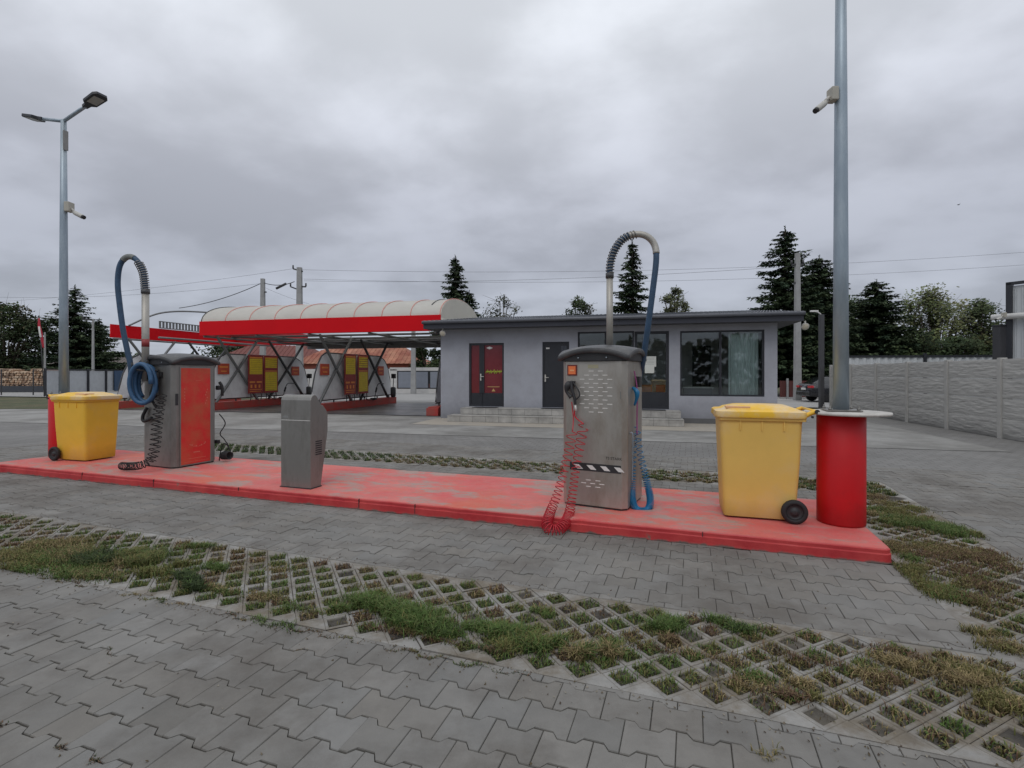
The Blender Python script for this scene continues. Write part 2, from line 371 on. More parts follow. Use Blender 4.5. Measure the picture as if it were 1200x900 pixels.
M_pale = mat('pale_concrete', (.40, .36, .30), .85, var=.14, scale=1.5, c2=(.3, .28, .25), c2amt=.4)
sheet('doorstep_pavement', TB, [(-6.9, 4.4, 15.0, 17.3)], .009, M_pale)
M_wet = mat('wet_concrete', (.06, .06, .062), .35, var=.3, scale=1.0, rvar=.25, c2=(.14, .13, .125), c2amt=.6, c2scale=.8)
sheet('wash_bay_floor', TB, [(-22.6, -7.0, 18.2, 25.9)], .011, M_wet)
M_drain = mat('drain_grate', (.035, .035, .037), .6)
sheet('drainage_channel', TB, [(-26, -7.0, 17.95, 18.15)], .016, M_drain)
M_road = mat('road_surface', (.33, .325, .315), .9, var=.15, scale=.6)
sheet('rear_road', TB, [(-60, 40, 27.0, 42)], -.002, M_road)
M_field = mat('field_grass', (.055, .07, .028), .95, var=.5, scale=1.5, c2=(.10, .09, .045), c2amt=.7, c2scale=.35, bump=.05, bscale=8)
q = MB(); q.add([(-900, -60, -.06), (900, -60, -.06), (900, 1800, -.06), (-900, 1800, -.06)], [(0, 1, 2, 3)]); tag(q.build('ground', M_field), kind='structure')
q = MB(); q.box(-30, -14.3, 23.2, 33.5, -.05, .02); tag(q.build('grass_verge', M_field), kind='structure')

# ------------------------------------------------------------------ grass
M_grass = mat('grass_blades', (.06, .09, .03), .7, attr='col', var=.15, scale=20, spec=.2)
gr = MB(); gr.cols = []
GC = {'g': [(.07, .125, .028), (.095, .15, .04), (.11, .14, .045)], 'o': [(.14, .13, .045), (.17, .15, .055), (.12, .125, .04)],
      'y': [(.24, .19, .09), (.30, .23, .12), (.17, .13, .06)], 'd': [(.035, .055, .02), (.045, .065, .025)], 'r': [(.15, .09, .055), (.11, .07, .045)]}
def blade(t, p, z, h, w, lean, kind, r):
    c = r.choice(GC[kind]); k = r.uniform(.75, 1.25); c = tuple(x*k for x in c)
    a = r.uniform(0, 2*PI); dx, dy = math.cos(a), math.sin(a); b = fr(TI, t, p, z); l = lean*h
    s = Vector((-dy*w/2, dx*w/2, 0)); f = Vector((dx, dy, 0))
    mid = b+f*l*.35+Vector((0, 0, h*.6)); tip = b+f*l+Vector((0, 0, h*(.98-.25*lean)))
    gr.add([b-s, b+s, mid-s*.75, mid+s*.75, tip], [(0, 1, 3, 2), (2, 3, 4)])
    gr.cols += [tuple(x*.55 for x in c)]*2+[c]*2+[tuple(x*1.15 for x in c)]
# overgrown patches: (u, v, half along, half across, kind weights, height, density)
patches = [(20, 655, .55, .22, 'oogy', .05, 2600), (90, 645, .45, .25, 'oyyg', .05, 2600), (60, 665, .6, .18, 'ogg', .05, 2600), (120, 672, .35, .13, 'oggy', .05, 3200),
    (150, 652, .27, .24, 'ggdo', .08, 6500), (170, 655, .14, .2, 'yyo', .07, 3500), (185, 672, .2, .12, 'ggo', .06, 3500), (215, 683, .2, .09, 'ddg', .07, 6500), (250, 668, .1, .08, 'gg', .06, 4500),
    (225, 640, .16, .1, 'ggo', .05, 3000), (262, 695, .28, .07, 'oyg', .04, 2500),
    (40, 640, .5, .16, 'oyr', .04, 1500), (300, 700, .3, .06, 'ogy', .045, 1600), (350, 712, .2, .05, 'gog', .05, 2200), (320, 665, .3, .12, 'oyg', .035, 700), (430, 690, .3, .1, 'goy', .035, 600), (560, 715, .25, .08, 'oyg', .04, 900),
    (720, 750, .25, .1, 'oyr', .04, 900), (830, 770, .25, .1, 'oyr', .035, 800), (960, 775, .25, .1, 'yor', .04, 1100), (1060, 770, .25, .1, 'yry', .04, 1400), (860, 800, .15, .06, 'ror', .035, 900),
    (400, 718, .12, .06, 'yog', .06, 4200), (450, 716, .30, .13, 'ggog', .095, 6200), (490, 735, .2, .09, 'gogd', .07, 5200), (475, 742, .3, .05, 'rro', .035, 3500), (545, 740, .17, .09, 'gog', .06, 4800),
    (590, 745, .17, .12, 'ggo', .06, 5000), (620, 755, .18, .11, 'ggdo', .075, 6500), (668, 765, .10, .09, 'oyyg', .09, 6500), (715, 768, .085, .06, 'oyyg', .09, 6500), (600, 765, .2, .06, 'dgr', .04, 3800),
    (770, 732, .17, .11, 'ggdg', .07, 5200), (850, 732, .16, .08, 'dgg', .055, 4800), (790, 752, .08, .06, 'ory', .05, 4200), (640, 720, .1, .06, 'og', .05, 2500),
    (900, 800, .16, .09, 'oyrg', .05, 3800), (950, 812, .1, .07, 'oyy', .05, 3800), (1010, 790, .2, .1, 'yyro', .05, 2600), (1110, 790, .24, .12, 'yyyo', .055, 4200), (1165, 815, .22, .12, 'yyor', .055, 4200), (1180, 760, .2, .12, 'yro', .05, 3000),
    (1090, 645, .3, .6, 'rryo', .035, 3400), (1075, 615, .34, .30, 'ggog', .055, 4600), (1110, 622, .2, .25, 'ggo', .05, 4600), (1050, 600, .28, .3, 'ooyg', .045, 3600), (1030, 585, .2, .3, 'oyr', .04, 2600),
    (1125, 648, .28, .28, 'royr', .035, 3000), (1160, 655, .2, .3, 'rory', .035, 3000), (1065, 665, .16, .28, 'roog', .04, 3600), (1100, 690, .2, .22, 'oorg', .045, 4600), (1130, 700, .12, .16, 'ror', .04, 3500), (1160, 700, .2, .2, 'roy', .03, 1500)]
pr = random.Random(5)
def in_ring(t, p, m=.05): return any(a-m <= t <= b+m and c-m <= p <= d+m for a, b, c, d in ring_rects)
for u, v, ha, hb, kinds, h, den in patches:
    cc = inv(TI, G(u, v)); n = int(den*4*ha*hb*3.4)
    blobs = [(pr.gauss(0, .5)*ha, pr.gauss(0, .5)*hb, pr.uniform(.25, .55), pr.choice(kinds)) for _ in range(max(3, int(ha*hb*90)))]
    for _ in range(n):
        bx, by, br_, bk = pr.choice(blobs)
        t = cc.x+bx+pr.gauss(0, br_)*min(.3, ha)*.75; p = cc.y+by+pr.gauss(0, br_)*min(.25, hb)*.75
        if not in_ring(t, p, .06) or (-10.8 < t < 1.58 and 5.05 < p < 6.9): continue
        k = bk if pr.random() < .7 else pr.choice(kinds)
        ln = h*pr.uniform(.35, 1.15)
        blade(t, p, -.004, ln, pr.uniform(.003, .0065), pr.uniform(.3, 1.3), k, pr)
for cx, cy, hr in holes:
    w_ = fr(TI, cx, cy); d = max(w_.y, 1.0)
    if d > 14: continue
    x = pr.random(); back = cy > 7.9
    fade = pr.random()
    kinds = 'ggo' if x < .32 else ('goo' if x < .6 else ('oyr' if x < .8 else 'ryr'))
    if cx > .2 and not back: kinds = 'oyrg' if x < .45 else ('oory' if x < .8 else 'ggo')
    if back: kinds = 'ddg' if cx < -5.5 else ('gdo' if x < .5 else 'oyr')
    full = pr.uniform(.6, 1.1) if pr.random() < .86 else pr.uniform(.05, .3)
    n = int((300 if d < 5 else 210 if d < 8 else 100)*full)
    h = .037 if not back else .055
    for _ in range(n):
        a, b = pr.uniform(-1.15, 1.15), pr.uniform(-1.15, 1.15)
        if abs(a)+abs(b) > 1.12: continue
        blade(cx+a*hr, cy+b*hr, -.012, h*pr.uniform(.45, 1.25), pr.uniform(.004, .0085) if d < 6 else .010, pr.uniform(.3, 1.2), pr.choice(kinds), pr)
# weeds in the first joints of the foreground
for u, v, s, k, h in ((85, 686, .25, 'rrd', .012), (60, 680, .2, 'rdo', .012), (175, 704, .12, 'oyg', .016), (180, 708, .08, 'ddg', .02), (200, 712, .09, 'ryy', .016), (148, 700, .09, 'yyo', .016), (265, 724, .1, 'rrd', .018), (278, 732, .06, 'rdy', .016),
                     (300, 730, .10, 'ggg', .035), (325, 738, .13, 'ggd', .035), (355, 745, .2, 'rrd', .014), (400, 754, .1, 'rdo', .012), (480, 770, .16, 'odr', .018), (545, 785, .1, 'odg', .022), (340, 769, .03, 'yr', .01), (500, 774, .12, 'dor', .016), (590, 797, .12, 'rdd', .012),
                     (120, 768, .06, 'rd', .012), (8, 845, .05, 'rrd', .015), (78, 872, .04, 'rrd', .015), (120, 885, .04, 'rd', .014), (905, 893, .06, 'yo', .03), (880, 800, .05, 'ro', .02), (100, 672, .4, 'yo', .012)):
    cc = inv(TI, G(u, v))
    kk = round((cc.y-P0)/B); yb = P0+kk*B
    for _ in range(int(900*s)):
        t = cc.x+pr.gauss(0, .45)*s
        ph = ((t-T0-(.5*A if kk % 2 else 0))/A) % 1; wv = 0
        for (f0, s0), (f1, s1) in zip(WAVE, WAVE[1:]):
            if f0 <= ph <= f1: wv = -(s0+(s1-s0)*(ph-f0)/(f1-f0))*AMP
        p = yb+wv+pr.gauss(0, .004+.25*h*(1 if h < .03 else 1.6))
        blade(t, p, -.004, h*pr.uniform(.4, 1.3), pr.uniform(.003, .006), pr.uniform(.5, 1.6), pr.choice(k), pr)
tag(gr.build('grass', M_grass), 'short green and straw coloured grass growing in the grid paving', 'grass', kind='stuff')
# crumbs of soil and leaf litter on the paving
deb = MB(); deb.cols = []; M_deb = mat('litter', (.1, .08, .05), .9, attr='col', var=.2)
for _ in range(2600):
    if pr.random() < .75: t = pr.uniform(-13, 6); p = G0-abs(pr.gauss(0, .09)) if pr.random() < .7 else G1+abs(pr.gauss(0, .05))
    else: t = pr.uniform(-10, 6); p = pr.uniform(.2, 5.0)
    s = pr.uniform(.002, .006); a = pr.uniform(0, PI); b = fr(TI, t, p, .003); dxx = Vector((math.cos(a), math.sin(a), 0))*s; dyy = Vector((-math.sin(a), math.cos(a), 0))*s*.6
    deb.add([b-dxx-dyy, b+dxx-dyy, b+dxx+dyy+Vector((0, 0, s)), b-dxx+dyy, b+Vector((0, 0, s*1.1))], [(0, 1, 4), (1, 2, 4), (2, 3, 4), (3, 0, 4)]); deb.cols += [pr.choice([(.07, .05, .035), (.16, .13, .09), (.28, .25, .2), (.1, .075, .04)])]*5
tag(deb.build('leaf_litter', M_deb), 'crumbs of soil and dry leaf litter along the grid paving', 'litter', kind='stuff')

# ------------------------------------------------------------------ island
def island_mat():
    m = bpy.data.materials.new('worn_red_paint'); m.use_nodes = True; nt = m.node_tree; b = nt.nodes['Principled BSDF']; L = nt.links.new
    tc = N(nt, 'ShaderNodeTexCoord'); sp = N(nt, 'ShaderNodeSeparateXYZ'); L(tc.outputs['Object'], sp.inputs[0])
    def noise(s, d=8, rg=.6, st=(1, 1, 1)):
        mp = N(nt, 'ShaderNodeMapping'); mp.inputs['Scale'].default_value = st; L(tc.outputs['Object'], mp.inputs[0])
        n = N(nt, 'ShaderNodeTexNoise'); n.inputs['Scale'].default_value = s; n.inputs['Detail'].default_value = d; n.inputs['Roughness'].default_value = rg; L(mp.outputs[0], n.inputs[0]); return n.outputs[0]
    def mrange(x, a, b_, c=0, d=1):
        r = N(nt, 'ShaderNodeMapRange'); r.inputs[1].default_value = a; r.inputs[2].default_value = b_; r.inputs[3].default_value = c; r.inputs[4].default_value = d; L(x, r.inputs[0]); return r.outputs[0]
    def mix(f, a, b_):
        x = N(nt, 'ShaderNodeMix', data_type='RGBA'); L(f, x.inputs[0])
        for s, i in ((a, 6), (b_, 7)):
            if isinstance(s, tuple): x.inputs[i].default_value = (*s, 1)
            else: L(s, x.inputs[i])
        return x.outputs[2]
    top = mix(mrange(noise(1.6, st=(.6, 1.4, 1)), .35, .65), (.62, .11, .105), (.68, .19, .165))
    top = mix(mrange(noise(9), .45, .62, 0, .5), top, (.52, .17, .15))
    wear = mrange(noise(1.3, 12, .74, (.7, 1.5, 1)), .505, .57, 0, .9)
    top = mix(mrange(noise(.7), .5, .62, 0, .5), top, (.62, .16, .07))
    top = mix(wear, top, (.36, .30, .26))
    top = mix(mrange(noise(3.5, 10, .7, (.6, 1.3, 1)), .56, .62, 0, .75), top, (.40, .24, .20))
    top = mix(mrange(noise(38, 4, .8), .62, .68), top, (.40, .36, .32))
    side = mix(mrange(noise(3), .35, .7), (.42, .022, .028), (.56, .06, .055))
    side = mix(mrange(noise(6, 10, .75), .62, .68), side, (.22, .12, .10))
    base = mix(mrange(sp.outputs['Z'], .116, .131), side, top)
    # grey dirt at the foot
    zz = N(nt, 'ShaderNodeMath', operation='MULTIPLY_ADD'); L(noise(7), zz.inputs[0]); zz.inputs[1].default_value = .09; L(sp.outputs['Z'], zz.inputs[2])
    base = mix(mrange(zz.outputs[0], .045, .062, 1, 0), base, (.13, .10, .085))
    L(base, b.inputs['Base Color']); L(mrange(noise(5), .3, .7, .5, .85), b.inputs['Roughness'])
    bp = N(nt, 'ShaderNodeBump'); bp.inputs['Distance'].default_value = .004; L(noise(25, 8, .7), bp.inputs['Height']); L(bp.outputs[0], b.inputs['Normal']); return m
M_isl = island_mat()
isl = MB()
ir = random.Random(3)
I0, I1, IP0, IP1, IZ = -10.88, 1.60, 5.10, 6.86, .13
nx = 120; prof = [(-.002, 0), (0, .02), (0, .075), (.006, .085), (.006, .112), (.018, .126), (.05, IZ)]
vs = []; ring_n = None
def outline(ins):
    pts = []; x0, x1, y0, y1 = I0+ins, I1-ins, IP0+ins, IP1-ins; rr = .07
    for i in range(nx): pts.append((x0+rr+(x1-x0-2*rr)*i/nx, y0))
    for k in range(5): a = -PI/2+PI/2*k/4; pts.append((x1-rr+rr*math.cos(a), y0+rr+rr*math.sin(a)))
    for k in range(5): a = PI/2*k/4; pts.append((x1-rr+rr*math.cos(a), y1-rr+rr*math.sin(a)))
    for i in range(nx): pts.append((x1-rr-(x1-x0-2*rr)*i/nx, y1))
    for k in range(5): a = PI/2+PI/2*k/4; pts.append((x0+rr+rr*math.cos(a), y1-rr+rr*math.sin(a)))
    for k in range(5): a = PI+PI/2*k/4; pts.append((x0+rr+rr*math.cos(a), y0+rr+rr*math.sin(a)))
    return pts
n0 = len(outline(0)); jit = [ir.gauss(0, .003) for _ in range(n0)]
for k, (ins, z) in enumerate(prof):
    for j, (a, b) in enumerate(outline(ins)):
        chip = (max(0, jit[j]-.004)*2.5 if k >= 3 else 0)
        vs.append((a, b+(jit[j]+chip)*(1 if j < nx+5 else -1), z-chip*(1.2 if k == len(prof)-2 else 0)))
fs = [(k*n0+j, k*n0+(j+1) % n0, (k+1)*n0+(j+1) % n0, (k+1)*n0+j) for k in range(len(prof)-1) for j in range(n0)]
fs.append(tuple((len(prof)-1)*n0+j for j in range(n0)))
isl.add(vs, fs)
root = thing('service_island', 'long raised island painted worn red carrying the vacuum machines', 'island', (0, 0, 0), -TI)
isl.build('island_slab', M_isl, root)
for t in (-8.6, -7.1, -5.55, -3.7, -2.95, -1.4, .1): kj = MB(); kj.box(t-.004, t+.004, IP0-.0025, IP0+.03, .02, .122); kj.build('kerb_joint', mat('dark_joint', (.05, .03, .03), .9), root)

# ------------------------------------------------------------------ shared object materials
M_steel = mat('brushed_steel', (.44, .415, .375), .42, .7, var=.10, scale=1.6, rvar=.12, stretch=(2.2, 2.2, .8), c2=(.34, .305, .26), c2amt=.45, c2scale=1.1, bump=.0003, bscale=40)
M_steel2 = mat('grey_steel_panel', (.27, .262, .245), .42, .6, var=.10, scale=1.6, stretch=(2.2, 2.2, .8), c2=(.20, .19, .175), c2amt=.45)
M_black = mat('black_plastic', (.028, .028, .03), .55, var=.25, scale=6, bump=.0008, bscale=150)
M_blackrub = mat('black_rubber', (.016, .016, .017), .7, var=.2)
M_lid = mat('grey_lid_plastic', (.062, .063, .066), .48, var=.2, scale=4, bump=.0008, bscale=200, c2=(.13, .125, .115), c2amt=.35, c2scale=3)
M_galv = mat('galvanised_steel', (.40, .46, .50), .45, .55, var=.14, scale=5, c2=(.30, .36, .41), c2amt=.8, c2scale=6, stretch=(1, 1, .25))
M_red = mat('red_gloss_paint', (.56, .006, .010), .45, var=.10, scale=2, c2=(.46, .012, .014), c2amt=.4, grime=.25, spec=.35)
M_redm = mat('red_fascia', (.64, .004, .010), .45, var=.07, scale=.8, spec=.15)
M_yel = mat('yellow_plastic', (.84, .50, .05), .5, var=.08, scale=2.2, c2=(.76, .47, .10), c2amt=.3, c2scale=1.2, bump=.0008, bscale=90, grime=.25, spec=.4)
M_yel2 = mat('yellow_lid_plastic', (.88, .53, .04), .45, var=.08, scale=3, c2=(.78, .60, .36), c2amt=.55, c2scale=2.5, bump=.0008, bscale=90)
M_hose = mat('blue_hose', (.035, .10, .20), .5, var=.25, scale=15)
M_navy = mat('dark_blue_hose', (.03, .07, .13), .5, var=.3, scale=15)
M_rcoil = mat('red_coil_plastic', (.50, .016, .03), .35, var=.1)
M_bcoil = mat('blue_coil_plastic', (.008, .15, .32), .35, var=.1)
M_pipe = mat('dull_pipe', (.42, .40, .36), .5, .5, var=.15, scale=8)
M_white = mat('white_mark', (.72, .71, .68), .6, var=.08)
M_slot = mat('pale_slot', (.74, .72, .68), .45, var=.05)
M_anth = mat('anthracite_frame', (.022, .024, .03), .45, var=.15)
M_stick = mat('red_sticker', (.55, .035, .02), .4, var=.1)
M_orange = mat('orange_print', (.85, .20, .06), .5, var=.1)

# ------------------------------------------------------------------ vacuum machines
def oct_(s, c, d=None):
    d = d or s; return [(-s+c, -d), (s-c, -d), (s, -d+c), (s, d-c), (s-c, d), (-s+c, d), (-s, d-c), (-s, -d+c)]
def vac_body(root, m):
    b = MB(); b.prism(oct_(.37, .055), .02, 1.61); b.build('cabinet', m, root, .006)
    b = MB(); b.prism(oct_(.355, .05), 0, .02); b.build('plinth', M_black, root)
    lid = MB(); n = 20; hw = .43; vs = []; fs = []
    def ez(u, v): return .028+.085*(1-u*u*v*v)+.05*(1-u*u)*(1-v*v)
    for i in range(n+1):
        for j in range(n+1):
            u = -1+2*i/n; v = -1+2*j/n; k = 1-.07*max(0, abs(u)+abs(v)-1)**2
            vs.append((u*hw*k, v*hw*k, 1.64+ez(u, v)))
    for i in range(n):
        for j in range(n): fs.append((i*(n+1)+j, (i+1)*(n+1)+j, (i+1)*(n+1)+j+1, i*(n+1)+j+1))
    lid.add(vs, fs, True)
    edge = [(i, 0) for i in range(n)]+[(n, j) for j in range(n)]+[(i, n) for i in range(n, 0, -1)]+[(0, j) for j in range(n, 0, -1)]
    ring = []
    for i, j in edge: p = vs[i*(n+1)+j]; ring.append((p[0], p[1], p[2], p[0]*1.012, p[1]*1.012))
    m_ = len(ring); v2 = [(a, b_, c) for a, b_, c, _, _ in ring]+[(d, e_, c-.015) for _, _, c, d, e_ in ring]+[(d, e_, c-.05) for _, _, c, d, e_ in ring]+[(a*.95, b_*.95, c-.055) for a, b_, c, _, _ in ring]
    f2 = [(k*m_+q, k*m_+(q+1) % m_, (k+1)*m_+(q+1) % m_, (k+1)*m_+q) for k in range(3) for q in range(m_)]
    lid.add(v2, f2, True)
    lo = lid.build('lid', M_lid, root)
    b = MB(); rr_ = [(a*.945, b_*.945, c-.03) for a, b_, c, _, _ in ring]; b.add([(x*.99, y*.99, 1.612) for x, y, z in rr_]+rr_, [(q, (q+1) % m_, m_+(q+1) % m_, m_+q) for q in range(m_)]+[tuple(range(m_))]); b.build('lid_skirt', M_black, lo)
    for x in (-.16, .16): b = MB(); b.lathe([(.01, 0), (.008, .006), (0, .007)], 8, Matrix.Translation((x, -.405, 1.645)) @ Matrix.Rotation(R(90), 4, 'X')); b.build('lid_screw', M_galv, lo)
    return lo
VR = R(27.6); VL = R(22.7)
# right machine -----------------------------------------------------
vr = thing('vacuum_machine', 'stainless steel vacuum machine with slotted front panel and red coiled hose', 'vacuum machine', (1.061, 5.943, .13), -VR)
vac_body(vr, M_steel)
F = -.37
b = MB()
for row, (z, n, off) in enumerate([(1.50, 2, 0), (1.455, 3, 0), (1.41, 4, 0), (1.365, 3, 0), (1.32, 4, 0), (1.275, 3, 0), (1.23, 4, 0), (1.185, 3, 0), (1.14, 4, 0), (1.095, 3, 0), (1.05, 2, 0)]):
    for k in range(n):
        x = .03+(k-(n-1)/2)*.105; b.box(x-.028, x+.028, F-.0025, F+.002, z-.004, z+.004)
for z, xs in ((.30, (-.055, .055)), (.265, (-.11, -.005, .10)), (.23, (-.055, .055))):
    for x in xs: b.box(.0+x-.028, .0+x+.028, F-.0025, F+.002, z-.004, z+.004)
b.build('vent_slots', M_slot, vr)
b = MB(); b.box(-.30, -.185, F-.009, F, 1.45, 1.57, .004); st = b.build('sticker_frame', mat('dark_red', (.16, .02, .015), .5), vr)
b = MB(); b.box(-.285, -.20, F-.0115, F-.009, 1.465, 1.555); b.build('red_label', M_orange, st)
b = MB(); b.box(-.265, -.22, F-.0135, F-.0115, 1.50, 1.515); b.build('label_mark', mat('pale_orange', (.9, .45, .2), .5), st)
b = MB(); b.box(-.27, .31, F-.004, F, .40, .485); bd = b.build('warning_band', M_black, vr)
for k in range(4):
    x = -.23+k*.155; b = MB(); b.prism([(x, .465), (x+.065, .465), (x+.115, .418), (x+.05, .418)], F-.0065, F-.004, 'y'); b.build('white_chevron', M_white, bd)
b = MB(); b.box(-.06, .06, F-.002, F, 1.53, 1.57); b.build('faded_label', mat('faded_label', (.40, .37, .25), .5, .3), vr)
text('maker_lettering', 'TS STARK', .042, mat('dark_print', (.05, .045, .04), .6), face_M(Vector((.23, F-.002, .555)), 0), vr, .0008)
b = MB(); b.box(.30, .312, F-.004, F+.001, 1.2, 1.28); b.build('lock_plate', M_steel2, vr)
# pole, spring and overhead hose
def hosepath(pts): return spline(pts, 10)
p0 = vr.location; 
def loc(o, th, v): d = Vector(v)-Vector(o.location); return inv(th, d)
YR = 5.92
ptop = loc(vr, VR, P(714.5, 323, YR)); pb = ptop.copy(); pb.z = 1.70
b = MB(); b.tube([pb, ptop], .038, 16); pole = b.build('mast', M_pipe, vr)
b = MB(); b.tube([ptop-Vector((0, 0, .03)), ptop+Vector((0, 0, .03))], .047, 16); b.build('collar', M_lid, pole)
arc = [loc(vr, VR, P(u, v, Y)) for u, v, Y in ((714.5, 320, YR), (716, 306, YR), (721, 292, YR), (731, 279.5, YR), (745, 274.5, YR), (758, 277, YR-.02), (767, 287, YR-.03), (769, 304, YR-.05), (765, 340, YR-.05), (759, 385, YR-.02), (753, 425, YR+.1), (748.5, 445, YR+.25), (746, 470, YR+.32))]
hp = hosepath(arc); b = MB(); b.tube(hp, .034, 12); b.build('overhead_hose', M_navy, vr)
sp_ = coil(arc[:5], .046, .034, .006, 6, 12); sp_.build('bend_spring', M_steel2, vr)
b = MB(); b.tube(hp[34:68], .0385, 12); b.build('hose_sleeve', M_pipe, vr)
# spray gun and red coil
g0 = Vector((-.235, F, 1.30))
b = MB()
b.tube(spline([g0+Vector((-.02, -.03, .07)), g0+Vector((-.045, -.05, .03)), g0+Vector((-.05, -.06, -.03)), g0+Vector((0, -.055, -.09))], 6), [.03+.012*math.sin(k*.35) for k in range(19)], 10)
b.tube(spline([g0+Vector((.0, -.05, .09)), g0+Vector((.01, -.06, 0)), g0+Vector((.04, -.055, -.10)), g0+Vector((.045, -.05, -.17))], 6), .018, 10)
b.tube(spline([g0+Vector((.02, -.05, .075)), g0+Vector((.085, -.06, -.01)), g0+Vector((.10, -.06, -.07)), g0+Vector((.05, -.055, -.12))], 6), .008, 8)
b.box(g0.x-.03, g0.x+.03, F-.03, F, g0.z+.04, g0.z+.09, .005)
b.build('air_gun', M_black, vr)
b = MB(); b.tube([g0+Vector((.045, -.05, -.17)), g0+Vector((.055, -.05, -.24))], .012, 8); b.build('gun_nozzle', M_slot, vr)
rc = [loc(vr, VR, P(u, v, Y)) for u, v, Y in ((684, 497, 5.62), (680, 520, 5.6), (675, 548, 5.52), (671, 578, 5.45), (667, 602, 5.33), (660, 616, 5.16), (650, 622, 5.10), (641, 616, 5.13), (645, 600, 5.33), (651, 585, 5.44), (659, 560, 5.5), (665, 535, 5.58), (671, 505, 5.62))]
c_ = coil(rc, lambda f: .050+.006*math.cos(f*12.56), lambda f: .024+.07*max(0, abs(f-.5)*2-.15), .0048, 6, 14); c_.build('red_coiled_hose', M_rcoil, vr)
b = MB(); b.tube(spline([g0+Vector((.05, -.05, -.2)), g0+Vector((.04, -.045, -.3)), rc[0]], 6), .008, 8); b.tube(spline([rc[-1], g0+Vector((.02, -.04, -.32)), g0+Vector((.0, -.04, -.14))], 6), .006, 8); b.build('hose_tail', M_rcoil, vr)
# right flank: blue coil, handle, dangling tubes
S = .37
b = MB(); b.tube(spline([Vector((S+.0, -.12, 1.32)), Vector((S+.05, -.13, 1.27)), Vector((S+.05, -.13, 1.2)), Vector((S+.02, -.12, 1.12))], 5), [.012, .016, .02, .024, .028, .03, .03, .028, .026, .024, .02, .018, .016, .014, .012, .01], 8); b.build('blue_trigger', M_bcoil, vr)
b = MB(); b.tube(spline([Vector((S+.02, -.12, 1.5)), Vector((S+.05, -.12, 1.3)), Vector((S+.045, -.1, 1.0)), Vector((S+.05, -.12, .8))], 6), .007, 7); b.build('violet_tube', mat('violet_tube', (.30, .06, .20), .4), vr)
b = MB(); b.tube(spline([Vector((S, -.25, .82)), Vector((S+.035, -.25, .81)), Vector((S+.035, -.25, .5)), Vector((S+.03, -.25, .30))], 5), .006, 7); b.build('side_handle', M_galv, vr)
b = MB(); b.box(S, S+.05, .0, .10, 1.32, 1.44, .008); b.build('hose_bracket', M_black, vr)
bc = [loc(vr, VR, P(u, v, Y)) for u, v, Y in ((744, 500, 5.78), (742, 530, 5.72), (741, 560, 5.66), (741, 584, 5.60), (745, 596, 5.57), (753, 599, 5.55), (760, 596, 5.57), (762, 584, 5.6), (757, 560, 5.66), (750, 530, 5.72), (746, 500, 5.78))]
def bp_(f): e = abs(f-.5)*2; return .0115 if e < .26 else .0115+(e-.26)*.11
c_ = coil(bc, lambda f: .036, bp_, .0050, 6, 12); c_.build('blue_coiled_hose', M_bcoil, vr)
# left machine ------------------------------------------------------
vl = thing('vacuum_machine', 'stainless steel vacuum machine with scuffed red side panel and looped blue hose', 'vacuum machine', (-5.42, 8.37, .13), -VL)
vac_body(vl, M_steel2)
def scuff():
    m = mat('scuffed_red_panel', (.62, .025, .022), .38, var=.14, scale=2, c2=(.50, .10, .045), c2amt=.5, c2scale=1.4); return m
b = MB(); b.box(S, S+.012, -.25, .24, .04, 1.56, .004); rp = b.build('red_panel', scuff(), vl)
b = MB(); b.box(S, S+.009, -.27, .26, .02, 1.58); b.build('panel_frame', M_steel2, vl)
b = MB(); b.box(S+.012, S+.0145, -.01, .07, 1.36, 1.365); b.box(S+.012, S+.0145, -.05, .06, .21, .225)
b.box(S+.012, S+.0145, -.13, .16, .12, .126); b.box(S+.012, S+.0145, -.2, .2, .07, .074)
for k in range(12): a = -.9+k*.16; b.box(S+.012, S+.0145, .02+.17*math.sin(a)-.007, .02+.17*math.sin(a)+.007, .42-.12*math.cos(a), .426-.12*math.cos(a)+.01*(k % 3))
for k in range(5): b.box(S+.012, S+.0145, -.20, -.188, 1.02+k*.05, 1.04+k*.05)
for k in range(6): b.box(S+.012, S+.0145, .15+.014*(k % 3), .165+.014*(k % 3), .98+k*.045, 1.0+k*.045)
b.build('panel_print', mat('pale_red_print', (.62, .16, .11), .5), rp)
b = MB(); b.box(S-.002, S+.006, -.335, -.29, .98, 1.16, .003); b.build('coin_slot', M_black, vl)
b = MB(); b.prism([(-.30, -.374), (-.05, -.374), (-.05, -.370), (-.30, -.370)], .8, 1.5); 
YL = 8.05
ptop = loc(vl, VL, P(170.5, 342, YL)); pb = ptop.copy(); pb.z = 1.35
b = MB(); b.tube([pb, ptop], .052, 16); pole = b.build('mast', M_pipe, vl)
b = MB(); b.tube([ptop-Vector((0, 0, .03)), ptop+Vector((0, 0, .03))], .062, 16); b.build('collar', M_lid, pole)
b = MB(); b.box(ptop.x-.06, ptop.x+.06, ptop.y-.01, -.37, 1.38, 1.46, .005); b.build('mast_bracket', M_black, vl)
zt = loc(vl, VL, P(170.5, 402, YL)); b = MB(); b.tube([zt-Vector((0, 0, .06)), zt+Vector((0, 0, .06))], .0535, 16); b.build('red_sticker', mat('dull_red', (.28, .04, .04), .5), pole)
arc = [loc(vl, VL, P(u, v, YL)) for u, v in ((170.5, 340), (168, 320), (162, 307), (154, 301), (146, 303), (140, 313), (138, 332), (140, 355), (144, 385), (149, 410), (153, 428), (154, 445), (158, 462), (164, 470))]
hp = hosepath(arc); b = MB(); b.tube(hp, .040, 12); b.build('overhead_hose', M_navy, vl)
coil(arc[:3], .058, .035, .007, 6, 12).build('bend_spring', M_steel2, vl)
b = MB(); b.tube(hp[26:44], .044, 12); b.build('hose_sleeve', mat('grey_sleeve', (.17, .18, .17), .6), vl)
